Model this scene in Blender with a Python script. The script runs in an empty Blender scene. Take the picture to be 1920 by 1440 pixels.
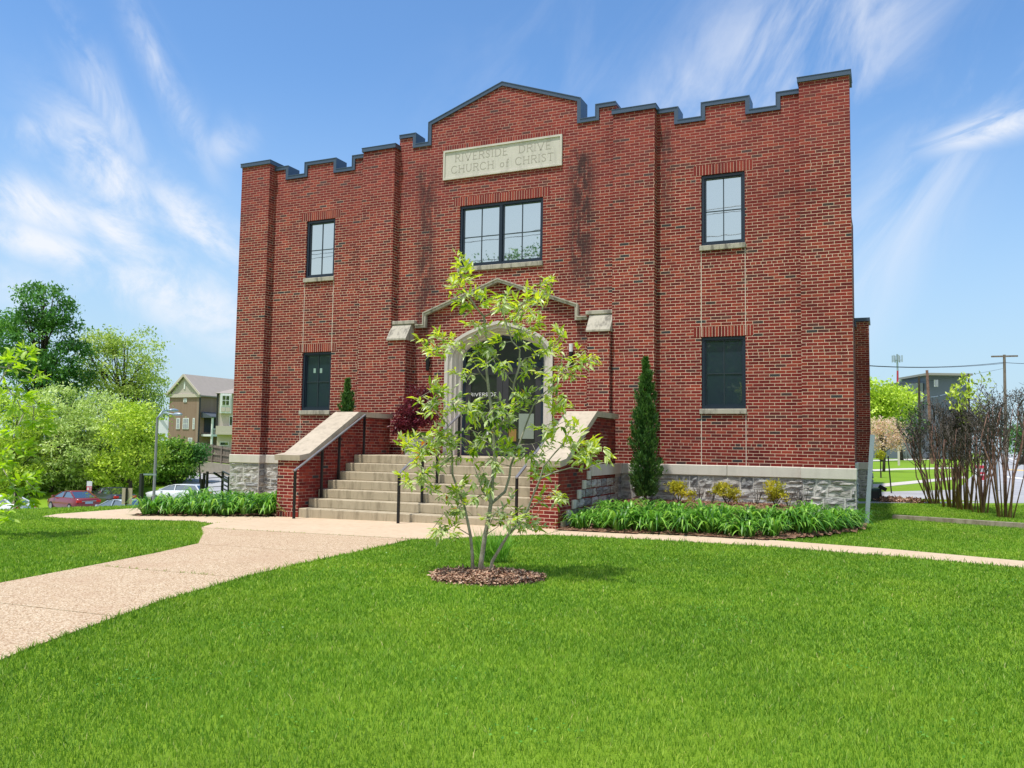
import bpy, math, random
import numpy as np
from mathutils import Vector, Matrix
random.seed(7); RS=np.random.RandomState(11)
S=bpy.context.scene; COL=S.collection
# ------------------------------------------------------------------ camera
F=1579.913; CAM=Vector((8.2471,-17.6652,1.3457))
_y,_p,_r=[math.radians(a) for a in (-24.0521,4.1591,0.8551)]
FWD=Vector((math.sin(_y)*math.cos(_p),math.cos(_y)*math.cos(_p),math.sin(_p)))
_R=Vector((math.cos(_y),-math.sin(_y),0)); _U=_R.cross(FWD)
RT=_R*math.cos(_r)+_U*math.sin(_r); UP=-_R*math.sin(_r)+_U*math.cos(_r)
cam=bpy.data.cameras.new('camera'); cam.sensor_width=36; cam.lens=36*F/1920; cam.clip_end=3000; cam.clip_start=.05
co=bpy.data.objects.new('camera',cam); COL.objects.link(co)
co.matrix_world=Matrix(((RT.x,UP.x,-FWD.x,CAM.x),(RT.y,UP.y,-FWD.y,CAM.y),(RT.z,UP.z,-FWD.z,CAM.z),(0,0,0,1)))
S.camera=co
def at(px,py,D): return CAM+(FWD*F+RT*(px-960)-UP*(py-720))*(D/F)
def aty(px,py,y):
    q=FWD*F+RT*(px-960)-UP*(py-720); return CAM+q*((y-CAM.y)/q.y)
def gz(x): return -0.13+0.012*min(max(x,-6),5)
def sm(a,b,v):
    t=min(max((v-a)/(b-a),0),1); return t*t*(3-2*t)
def H(x,y):
    b=gz(x)
    s=(-8.3+min(0,y+3)*0.555)-x
    q=(x-CAM.x)*FWD.x+(y-CAM.y)*FWD.y
    if s>-.6 and x<-7.6:
        b+=sm(-.6,10,s)*(-3.65+1.85*sm(62,80,q)+2.2*sm(80,120,q))
    if y>10 and x>-7.8:
        b-=.12*sm(10,14,y)*sm(-7.8,6,x)
    return b
def gp(px,py,z0=None):
    z=-.1
    q=FWD*F+RT*(px-960)-UP*(py-720)
    for _ in range(10):
        P=CAM+q*((z-CAM.z)/q.z); z=H(P.x,P.y) if z0 is None else z0
    return Vector((P.x,P.y,z))
# ------------------------------------------------------------------ node helper
class N:
    def __init__(s,name,world=False):
        s.mat=bpy.data.materials.new(name) if not world else None
        if s.mat: s.mat.use_nodes=True; s.t=s.mat.node_tree; s.b=s.t.nodes['Principled BSDF']; s.out=s.t.nodes['Material Output']
    def n(s,ty,ins={},**pr):
        k=s.t.nodes.new(ty)
        for a,v in pr.items(): setattr(k,a,v)
        for a,v in ins.items(): s.set(k.inputs[a],v)
        return k
    def set(s,sock,v):
        if isinstance(v,bpy.types.NodeSocket): s.t.links.new(v,sock)
        else:
            if hasattr(sock.default_value,'__len__') and hasattr(v,'__len__') and len(sock.default_value)==4 and len(v)==3: v=(*v,1)
            sock.default_value=v
    def m(s,op,a,b=None,c=None):
        k=s.t.nodes.new('ShaderNodeMath'); k.operation=op
        for i,v in enumerate((a,b,c)):
            if v is not None: s.set(k.inputs[i],v)
        return k.outputs[0]
    def vm(s,op,a,b=None,out=0):
        k=s.t.nodes.new('ShaderNodeVectorMath'); k.operation=op; s.set(k.inputs[0],a)
        if b is not None: s.set(k.inputs[1],b)
        return k.outputs[out]
    def mix(s,f,a,b,bt='MIX'):
        k=s.t.nodes.new('ShaderNodeMix'); k.data_type='RGBA'; k.blend_type=bt
        s.set(k.inputs[0],f); s.set(k.inputs[6],a); s.set(k.inputs[7],b); return k.outputs[2]
    def mr(s,v,a,b,c=0,d=1,smooth=True):
        k=s.t.nodes.new('ShaderNodeMapRange'); k.interpolation_type='SMOOTHSTEP' if smooth else 'LINEAR'
        for i,x in enumerate((v,a,b,c,d)): s.set(k.inputs[i],x)
        return k.outputs[0]
    def ramp(s,f,stops,interp='LINEAR'):
        k=s.t.nodes.new('ShaderNodeValToRGB'); k.color_ramp.interpolation=interp; e=k.color_ramp.elements
        while len(e)<len(stops): e.new(.5)
        for i,(p,c) in enumerate(stops): e[i].position=p; e[i].color=(*c,1)
        s.set(k.inputs[0],f); return k.outputs[0]
    def noise(s,vec,scale,detail=4,rough=.5,dist=0,col=False):
        k=s.n('ShaderNodeTexNoise',{'Scale':scale,'Detail':detail,'Roughness':rough,'Distortion':dist})
        if vec is not None: s.set(k.inputs['Vector'],vec)
        return k.outputs[1 if col else 0]
    def pos(s): return s.n('ShaderNodeNewGeometry').outputs['Position']
    def obj(s): return s.n('ShaderNodeTexCoord').outputs['Object']
    def xyz(s,v): return s.n('ShaderNodeSeparateXYZ',{0:v}).outputs
    def vec(s,x,y,z): return s.n('ShaderNodeCombineXYZ',{0:x,1:y,2:z}).outputs[0]
    def bump(s,h,strength=.5,dist=.01):
        k=s.n('ShaderNodeBump',{'Height':h,'Strength':strength,'Distance':dist}); s.set(s.b.inputs['Normal'],k.outputs[0])
    def fin(s,col=None,rough=None,metal=None,spec=None,**kw):
        if col is not None: s.set(s.b.inputs['Base Color'],col)
        if rough is not None: s.set(s.b.inputs['Roughness'],rough)
        if metal is not None: s.set(s.b.inputs['Metallic'],metal)
        if spec is not None: s.set(s.b.inputs['Specular IOR Level'],spec)
        return s.mat
def simple(name,col,rough=.6,metal=0,var=.15,scale=8,bump=0,spec=.5):
    n=N(name); f=n.noise(n.obj(),scale,5,.6)
    c=n.mix(f,tuple(x*(1-var) for x in col),tuple(min(1,x*(1+var)) for x in col))
    if bump: n.bump(f,bump,.02)
    return n.fin(c,rough,metal,spec)
# ------------------------------------------------------------------ brick
def brick_mat(name,soldier=False,dirt=1.0):
    n=N(name); g=n.n('ShaderNodeNewGeometry'); x,y,z=n.xyz(g.outputs['Position']); nx,ny,nz=n.xyz(g.outputs['True Normal'])
    side=n.m('GREATER_THAN',n.m('ABSOLUTE',nx),.5)
    u=n.m('ADD',n.m('MULTIPLY',x,n.m('SUBTRACT',1,side)),n.m('MULTIPLY',y,side))
    u=n.m('ADD',u,40.03); zz=n.m('ADD',z,10-1.0+.0645*0+.0)
    h=.0645
    if soldier:
        col=n.m('FLOOR',n.m('DIVIDE',u,h)); fu=n.m('FRACT',n.m('DIVIDE',u,h)); row=0.0
        du=n.m('MULTIPLY',n.m('MINIMUM',fu,n.m('SUBTRACT',1,fu)),h); d=du
    else:
        zr=n.m('DIVIDE',zz,h); row=n.m('FLOOR',zr); fz=n.m('FRACT',zr)
        hd=n.m('COMPARE',n.m('MODULO',row,29.0),16.0,.5)
        bw=n.m('SUBTRACT',.213,n.m('MULTIPLY',hd,.1065))
        jit=n.n('ShaderNodeTexWhiteNoise',{'W':row},noise_dimensions='1D').outputs[0]
        off=n.m('ADD',n.m('MULTIPLY',n.m('MODULO',row,2.0),.5),n.m('MULTIPLY',jit,.12))
        uu=n.m('ADD',n.m('DIVIDE',u,bw),off); col=n.m('FLOOR',uu); fu=n.m('FRACT',uu)
        du=n.m('MULTIPLY',n.m('MINIMUM',fu,n.m('SUBTRACT',1,fu)),bw)
        dz=n.m('MULTIPLY',n.m('MINIMUM',fz,n.m('SUBTRACT',1,fz)),h)
        d=n.m('MINIMUM',du,dz)
    w=n.noise(g.outputs['Position'],60,2)
    d=n.m('ADD',d,n.m('MULTIPLY',n.m('SUBTRACT',w,.5),.0022))
    br=n.mr(d,.0031,.0058)
    wn=n.n('ShaderNodeTexWhiteNoise',{'Vector':n.vec(col,row,side)},noise_dimensions='3D')
    r1=wn.outputs[0]
    base=n.ramp(r1,[(0,(.140,.0165,.0140)),(.16,(.182,.0215,.0175)),(.34,(.220,.0285,.0205)),(.52,(.156,.0185,.0160)),(.66,(.258,.042,.026)),(.78,(.112,.0140,.0135)),(.86,(.190,.032,.024)),(.94,(.095,.030,.027)),(.976,(.062,.034,.032)),(.991,(.042,.038,.042))],'CONSTANT')
    big=n.noise(g.outputs['Position'],.55,4,.6)
    fine=n.noise(g.outputs['Position'],45,4,.65)
    base=n.mix(n.mr(fine,.3,.8),base,n.mix(1,base,(1.3,1.22,1.16),'MULTIPLY'))
    base=n.mix(n.m('MULTIPLY',n.mr(big,.45,.75),.45),base,n.mix(1,base,(.72,.7,.78),'MULTIPLY'))
    mort=n.mix(n.noise(g.outputs['Position'],5,6,.7),(.55,.37,.27),(.92,.72,.55))
    # upper courses keep the old soiled mortar, lower ones are repointed
    lvl=n.m('ADD',z,n.m('MULTIPLY',n.m('SUBTRACT',n.noise(g.outputs['Position'],.9,5,.65),.5),3.6))
    old=n.m('MULTIPLY',n.mr(lvl,5.6,8.2),.62*dirt)
    mort=n.mix(old,mort,(.42,.18,.165))
    base=n.mix(n.m('MULTIPLY',old,.30),base,(.33,.075,.078))
    patch=n.m('MULTIPLY',n.mr(n.noise(n.vec(n.m('MULTIPLY',x,1.1),y,n.m('MULTIPLY',z,.5)),1.3,5,.6),.56,.74),.55*dirt)
    mort=n.mix(patch,mort,(.34,.16,.125))
    chk=n.m('MULTIPLY',side,n.m('LESS_THAN',y,-.36)); mort=n.mix(n.m('MULTIPLY',chk,n.mr(n.noise(g.outputs['Position'],2.2,5,.65),.30,.62,.35,.9)),mort,(.16,.035,.032))
    # vertical rain grime and broad soiled areas over both brick and joint
    gr=n.noise(n.vec(n.m('MULTIPLY',x,3.0),n.m('MULTIPLY',y,3.0),n.m('MULTIPLY',z,.55)),1.5,7,.68)
    gf=n.m('MULTIPLY',n.mr(gr,.52,.74),.36)
    c=n.mix(br,mort,base)
    c=n.mix(gf,c,n.mix(1,c,(.55,.42,.42),'MULTIPLY'))
    gp_=n.noise(g.outputs['Position'],.42,5,.62)
    c=n.mix(n.m('MULTIPLY',n.mr(gp_,.48,.64),.45),c,n.mix(1,c,(.64,.54,.58),'MULTIPLY'))
    c=n.mix(n.m('MULTIPLY',n.mr(n.noise(g.outputs['Position'],1.3,6,.7),.52,.70),.42),c,n.mix(1,c,(1.45,1.30,1.30),'MULTIPLY'))
    if not soldier:
        # soot streaks running down from the parapet steps
        sn=n.noise(n.vec(n.m('MULTIPLY',x,2.2),y,n.m('MULTIPLY',z,.7)),2.6,6,.68)
        def streak(xc,hw,z0,z1,k):
            a=n.m('SUBTRACT',1,n.mr(n.m('ABSOLUTE',n.m('SUBTRACT',x,xc)),hw*.15,hw))
            b=n.m('MULTIPLY',n.mr(z,z0,z0+1.6),n.m('SUBTRACT',1,n.mr(z,z1-.5,z1)))
            return n.m('MULTIPLY',n.m('MULTIPLY',n.m('MULTIPLY',a,b),n.mr(sn,.34,.56)),k)
        st=n.m('MAXIMUM',streak(2.02,.48,4.2,8.3,.86),streak(-2.0,.40,3.0,8.4,.70))
        st=n.m('MAXIMUM',st,streak(2.1,.30,2.9,4.4,.7)); st=n.m('MAXIMUM',st,streak(-2.1,.30,2.9,4.4,.75))
        st=n.m('MAXIMUM',st,streak(3.95,.22,5.6,8.6,.55))
        front=n.m('SUBTRACT',1,n.mr(y,.5,1.5))
        c=n.mix(n.m('MULTIPLY',st,front),c,(.030,.020,.022))
    n.bump(n.m('ADD',br,n.m('MULTIPLY',fine,.35)),.55,.008)
    return n.fin(c,.86,0,.25)
M={}
M['brick']=brick_mat('brick'); M['soldier']=brick_mat('soldier_brick',True)
def stone(name,a,b,dirtc=None,amt=.5,sc=3):
    n=N(name); P=n.pos(); f=n.noise(P,sc,6,.6); c=n.mix(f,a,b); f2=n.noise(P,sc*14,4,.7)
    c=n.mix(n.m('MULTIPLY',n.mr(f2,.55,.8),.35),c,n.mix(1,c,(.72,.7,.66),'MULTIPLY'))
    if dirtc:
        x,y,z=n.xyz(P); f3=n.noise(n.vec(n.m('MULTIPLY',x,5),n.m('MULTIPLY',y,5),z),1.6,6,.7)
        c=n.mix(n.m('MULTIPLY',n.mr(f3,.45,.68),amt),c,dirtc)
    n.bump(f2,.3,.006); return n.fin(c,.85,0,.25)
M['lime']=stone('limestone',(.55,.505,.455),(.66,.61,.555),(.33,.305,.28),.35)
M['lime_old']=stone('weathered_limestone',(.37,.335,.275),(.50,.46,.39),(.12,.11,.095),.8)
M['band']=stone('band_limestone',(.56,.52,.46),(.66,.62,.55),(.40,.37,.32),.25)
M['cap']=stone('cheek_cap_concrete',(.41,.345,.265),(.545,.465,.365),(.24,.205,.16),.4)
M['conc']=stone('step_concrete',(.37,.31,.215),(.48,.41,.295),(.19,.155,.105),.6)
M['pad']=stone('walk_concrete',(.52,.39,.26),(.635,.495,.35),(.35,.255,.16),.3,1.5)
def rubble():
    n=N('rubble_stone'); P=n.pos(); at_=n.n('ShaderNodeAttribute',attribute_name='tone').outputs['Fac']
    c=n.ramp(at_,[(0,(.22,.225,.23)),(.3,(.38,.375,.36)),(.6,(.50,.49,.465)),(.85,(.42,.395,.36)),(1,(.58,.565,.535))])
    f=n.noise(P,9,7,.68); x,y,z=n.xyz(P)
    f2=n.noise(n.vec(n.m('MULTIPLY',x,3),n.m('MULTIPLY',y,3),n.m('MULTIPLY',z,14)),1.7,6,.7)
    c=n.mix(n.m('MULTIPLY',n.mr(f2,.5,.62),.75),c,n.mix(1,c,(.40,.39,.39),'MULTIPLY'))
    c=n.mix(n.m('MULTIPLY',n.mr(f,.55,.75),.4),c,(.56,.55,.52))
    n.bump(n.m('ADD',f,n.m('MULTIPLY',f2,1.3)),1,.035); return n.fin(c,.9,0,.2)
M['rubble']=rubble(); M['mortar']=simple('stone_mortar',(.58,.56,.52),.9,0,.2,12)
M['coping']=simple('dark_blue_metal_coping',(.068,.10,.155),.38,.3,.12,2)
M['frame']=simple('navy_window_frame',(.012,.022,.040),.35,0,.1,4)
M['lead']=simple('window_muntin',(.030,.042,.055),.35,0,.1,4)
M['black']=simple('black_metal',(.010,.010,.013),.42,.2,.15,6)
M['railtop']=simple('rail_top_highlight',(.30,.31,.34),.32,.6,.15,9)  # grey base colour stands in for the bright reflection along the black rail
M['white']=simple('white_paint',(.72,.73,.73),.5,0,.06,5)
M['sticker']=simple('pale_green_sticker',(.26,.38,.33),.5,0,.3,30)
M['caulk']=simple('pale_caulk',(.70,.62,.53),.8,0,.1,5)
M['door']=simple('charcoal_door',(.040,.038,.044),.4,0,.1,4)
M['letter']=simple('door_lettering',(.75,.75,.74),.5,0,.02,4)
M['engrave']=simple('engraved_letter',(.36,.325,.28),.9,0,.2,20)
def glass(name,dark,refl,rough=.015,fk=.5):
    n=N(name); nz=n.noise(n.pos(),1.6,2)
    d=n.n('ShaderNodeBsdfPrincipled',{'Base Color':(*dark,1),'Roughness':.4})
    g=n.n('ShaderNodeBsdfGlossy',{'Color':(.86,.92,.885,1),'Roughness':rough})
    k=n.n('ShaderNodeBump',{'Height':nz,'Strength':.012,'Distance':.05}); n.set(g.inputs['Normal'],k.outputs[0])
    lw=n.n('ShaderNodeLayerWeight',{'Blend':.35}).outputs['Fresnel']
    f=n.m('ADD',refl,n.m('MULTIPLY',lw,fk))
    mx=n.n('ShaderNodeMixShader',{0:f,1:d.outputs[0],2:g.outputs[0]}); n.t.links.new(mx.outputs[0],n.out.inputs[0]); return n.mat
M['glass']=glass('upper_window_glass',(.02,.024,.028),.66)
M['glass_low']=glass('lower_window_glass',(.006,.020,.034),.085,.015,.12)
M['glass_door']=glass('door_glass',(.012,.013,.010),.07,.015,.15)
M['carglass']=glass('car_glass',(.01,.014,.014),.35)
def aggregate():
    n=N('exposed_aggregate'); P=n.pos(); v=n.n('ShaderNodeTexVoronoi',{'Vector':P,'Scale':95}); 
    cr=n.xyz(v.outputs['Color'])[0]
    c=n.ramp(cr,[(0,(.21,.125,.07)),(.25,(.40,.265,.16)),(.5,(.51,.375,.24)),(.75,(.59,.46,.315)),(1,(.67,.565,.42))])
    f=n.noise(P,1.3,6,.6); c=n.mix(n.m('MULTIPLY',n.mr(f,.4,.75),.45),c,(.42,.28,.18)); f2=n.noise(P,.6,6,.7); c=n.mix(n.m('MULTIPLY',n.mr(f2,.55,.75),.35),c,n.mix(1,c,(.68,.62,.58),'MULTIPLY'))
    n.bump(v.outputs['Distance'],-.35,.006); return n.fin(c,.85,0,.25)
M['agg']=aggregate()
M['path_joint']=simple('path_joint_soil',(.09,.065,.04),.95)
def soil():
    n=N('turf_ground'); P=n.pos(); f=n.noise(P,6,6,.7); f2=n.noise(P,.25,4,.6); f3=n.noise(P,90,3,.7)
    c=n.mix(f3,(.10,.18,.014),(.23,.37,.026)); c=n.mix(n.m('MULTIPLY',n.mr(f2,.35,.7),.6),c,(.22,.36,.03))
    c=n.mix(n.m('MULTIPLY',n.mr(f,.62,.8),.3),c,(.09,.07,.03)); n.bump(f3,.6,.02); return n.fin(c,.95,0,.1)
M['turf']=soil()
def blade():
    n=N('grass_blades'); a=n.n('ShaderNodeAttribute',attribute_name='tone').outputs['Fac']; P=n.pos()
    c=n.ramp(a,[(0,(.085,.19,.016)),(.35,(.168,.325,.028)),(.7,(.255,.43,.042)),(.92,(.37,.51,.08)),(1,(.54,.53,.22))])
    f=n.noise(P,.9,5,.65); c=n.mix(n.m('MULTIPLY',n.mr(f,.42,.68),.75),c,n.mix(1,c,(1.55,1.25,1.35),'MULTIPLY')); f4=n.noise(P,3.2,5,.7); c=n.mix(n.m('MULTIPLY',n.mr(f4,.50,.70),.5),c,n.mix(1,c,(.62,.74,.62),'MULTIPLY')); f5=n.noise(P,2.1,4,.6,.4); c=n.mix(n.m('MULTIPLY',n.mr(f5,.64,.76),.5),c,(.46,.48,.16))
    f2=n.noise(P,.35,3,.6); c=n.mix(n.m('MULTIPLY',n.mr(f2,.4,.62),.62),c,n.mix(1,c,(.72,.78,.8),'MULTIPLY'))
    n.set(n.b.inputs['Base Color'],c); n.b.inputs['Roughness'].default_value=.55; n.b.inputs['Specular IOR Level'].default_value=.25
    t=n.n('ShaderNodeBsdfTranslucent',{'Color':n.mix(1,c,(1.5,1.5,.9),'MULTIPLY')})
    mx=n.n('ShaderNodeMixShader',{0:.35,1:n.b.outputs[0],2:t.outputs[0]}); n.t.links.new(mx.outputs[0],n.out.inputs[0]); return n.mat
M['blade']=blade()
def leafmat(name,stops,back=None,tr=.4,rough=.45,spec=.35):
    n=N(name); a=n.n('ShaderNodeAttribute',attribute_name='tone').outputs['Fac']
    c=n.ramp(a,stops)
    if back:
        bf=n.n('ShaderNodeNewGeometry').outputs['Backfacing']; c=n.mix(n.m('MULTIPLY',bf,.75),c,back)
    n.set(n.b.inputs['Base Color'],c); n.b.inputs['Roughness'].default_value=rough; n.b.inputs['Specular IOR Level'].default_value=spec
    t=n.n('ShaderNodeBsdfTranslucent',{'Color':n.mix(1,c,(1.5,1.5,.8),'MULTIPLY')})
    mx=n.n('ShaderNodeMixShader',{0:tr,1:n.b.outputs[0],2:t.outputs[0]}); n.t.links.new(mx.outputs[0],n.out.inputs[0]); return n.mat
M['mag']=leafmat('magnolia_leaf',[(0,(.06,.13,.022)),(.3,(.15,.28,.035)),(.5,(.36,.51,.040)),(.75,(.58,.68,.045)),(.955,(.66,.70,.06)),(.975,(.60,.30,.03)),(1,(.50,.05,.02))],(.52,.58,.36),.40,.33,.5)
M['maglit']=leafmat('young_magnolia_leaf',[(0,(.22,.40,.02)),(.5,(.38,.58,.025)),(1,(.52,.68,.04))],(.40,.55,.12),.45)
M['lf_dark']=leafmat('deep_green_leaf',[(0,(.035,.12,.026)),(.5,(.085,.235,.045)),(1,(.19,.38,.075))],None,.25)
M['lf_mid']=leafmat('yellow_green_leaf',[(0,(.21,.32,.05)),(.5,(.40,.53,.10)),(1,(.60,.68,.20))],None,.25)
M['lf_pale']=leafmat('pale_green_leaf',[(0,(.24,.36,.08)),(.5,(.47,.60,.18)),(1,(.72,.80,.40))],None,.25)
M['lf_fresh']=leafmat('fresh_green_leaf',[(0,(.24,.38,.035)),(.5,(.48,.63,.065)),(1,(.68,.78,.14))],None,.25)
M['lf_shrub']=leafmat('shrub_leaf',[(0,(.045,.13,.02)),(.5,(.15,.31,.035)),(1,(.33,.52,.07))],None,.25)
M['lf_con']=leafmat('conifer_needle',[(0,(.018,.065,.018)),(.5,(.045,.13,.030)),(1,(.12,.24,.05))],None,.2)
M['lf_lily']=leafmat('daylily_leaf',[(0,(.025,.10,.014)),(.45,(.11,.31,.030)),(1,(.36,.62,.11))],None,.35,.4,.4)
M['lf_gold']=leafmat('golden_leaf',[(0,(.14,.15,.016)),(.5,(.38,.37,.028)),(1,(.64,.56,.045))])
M['lf_maple']=leafmat('maroon_leaf',[(0,(.07,.010,.020)),(.6,(.16,.022,.042)),(1,(.27,.045,.075))],None,.35)
M['lf_pink']=leafmat('pink_blossom',[(0,(.50,.33,.29)),(.5,(.68,.50,.45)),(1,(.78,.66,.58))])
def bark(name,a,b,sc=14):
    n=N(name); x,y,z=n.xyz(n.obj()); f=n.noise(n.vec(n.m('MULTIPLY',x,1.0),y,n.m('MULTIPLY',z,.35)),sc,6,.7)
    f2=n.noise(n.obj(),60,3,.6); c=n.mix(n.mr(n.m('ADD',f,n.m('MULTIPLY',n.m('SUBTRACT',f2,.5),.4)),.3,.7),a,b); n.bump(f,.5,.01); return n.fin(c,.85,0,.2)
M['bark']=bark('grey_bark',(.20,.185,.14),(.44,.41,.34)); M['bark_d']=bark('dark_bark',(.035,.028,.022),(.10,.08,.06))
M['bark_r']=bark('myrtle_bark',(.15,.065,.055),(.36,.22,.18)); M['twig_d']=bark('dry_twigs',(.046,.041,.039),(.155,.138,.12))
def mulch(nm,tint):
    n=N(nm); P=n.pos(); v=n.n('ShaderNodeTexVoronoi',{'Vector':P,'Scale':38}); a=n.n('ShaderNodeAttribute',attribute_name='tone').outputs['Fac']
    c=n.ramp(n.m('FRACT',n.m('ADD',a,n.xyz(v.outputs['Color'])[0])),[(0,(.13,.06,.04)),(.4,(.33,.18,.12)),(.75,(.55,.36,.25)),(1,(.68,.52,.39))]); n.bump(v.outputs['Distance'],.5,.02); c=n.mix(1,c,tint,'MULTIPLY'); return n.fin(c,.95,0,.1)
M['mulch']=mulch('bark_mulch',(1,1,1)); M['bedmulch']=mulch('bed_mulch',(.52,.46,.44))
def asphalt(name,a,b):
    n=N(name); P=n.pos(); f=n.noise(P,.35,6,.65); f2=n.noise(P,60,3,.7); c=n.mix(n.mr(f,.3,.7),a,b); c=n.mix(n.m('MULTIPLY',f2,.25),c,(.30,.30,.31)); n.bump(f2,.3,.01); return n.fin(c,.85,0,.25)
M['asph']=asphalt('asphalt',(.33,.33,.345),(.43,.43,.44)); M['sidewalk']=simple('pale_sidewalk',(.55,.50,.45),.9,0,.1,2)
M['line']=simple('road_marking',(.75,.73,.68),.8,0,.08,3); M['yline']=simple('yellow_marking',(.70,.48,.16),.8,0,.08,3)
M['wood']=bark('weathered_timber',(.20,.165,.12),(.36,.31,.25),7); M['fencewood']=bark('grey_fence_board',(.16,.13,.105),(.30,.25,.21),5)
M['pole']=bark('utility_pole_wood',(.13,.10,.08),(.27,.22,.18),5)
M['galv']=simple('galvanised_steel',(.36,.43,.50),.5,.5,.1,6); M['galvpole']=simple('grey_lamp_pole',(.26,.26,.26),.6,.2,.15,4)
M['tan']=simple('tan_sign_back',(.46,.37,.30),.6,0,.08,3)
M['signred']=simple('red_sign_paint',(.55,.04,.07),.5,0,.05,3); M['signyel']=simple('yellow_sign_paint',(.8,.5,.04),.5,0,.05,3)
M['signblue']=simple('blue_sign_paint',(.03,.06,.35),.5,0,.05,3)
def brickfar():
    n=N('brown_brick'); v=n.n('ShaderNodeTexBrick',{'Vector':n.obj(),'Scale':4.0,'Color1':(.22,.135,.10,1),'Color2':(.29,.19,.145,1),'Mortar':(.34,.26,.21,1)}); f=n.noise(n.obj(),.7,5,.6)
    return n.fin(n.mix(f,v.outputs[0],(.29,.20,.155)),.9,0,.2)
M['brown']=brickfar(); M['shingle']=simple('grey_shingle',(.33,.285,.255),.9,0,.12,1.5,.3); M['beige']=simple('beige_siding',(.55,.475,.41),.7,0,.06,2)
M['gable']=simple('putty_siding',(.46,.41,.365),.7,0,.05,2); M['darkrec']=simple('dark_interior',(.02,.022,.026),.6)
M['greyhouse']=simple('slate_grey_siding',(.125,.15,.19),.7,0,.1,1); M['slate2']=simple('dark_slate_panel',(.075,.09,.11),.6,0,.1,1)
M['blockwall']=simple('retaining_block',(.34,.30,.25),.9,0,.3,3,.4)
M['planter']=simple('pale_grey_planter',(.50,.50,.51),.6,0,.12,5); M['potting']=simple('potting_soil',(.03,.02,.015),.95)
M['tyre']=simple('tyre_rubber',(.018,.018,.018),.85); M['rim']=simple('alloy_rim',(.45,.45,.46),.3,.8); M['tail']=simple('tail_lamp_red',(.55,.012,.012),.15)
M['plate']=simple('number_plate',(.30,.45,.55),.4); M['dkplastic']=simple('dark_plastic',(.02,.02,.022),.6)
def paint(name,c,metal=.0):
    n=N(name); n.b.inputs['Coat Weight'].default_value=.8; n.b.inputs['Coat Roughness'].default_value=.05; f=n.noise(n.obj(),3,3); return n.fin(n.mix(f,tuple(x*.9 for x in c),c),.35,metal)
M['car_red']=paint('dark_red_car_paint',(.19,.012,.018)); M['car_black']=paint('black_car_paint',(.014,.016,.02)); M['car_white']=paint('white_car_paint',(.74,.76,.78)); M['car_silver']=paint('pale_blue_car_paint',(.42,.50,.56),.3)
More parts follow.
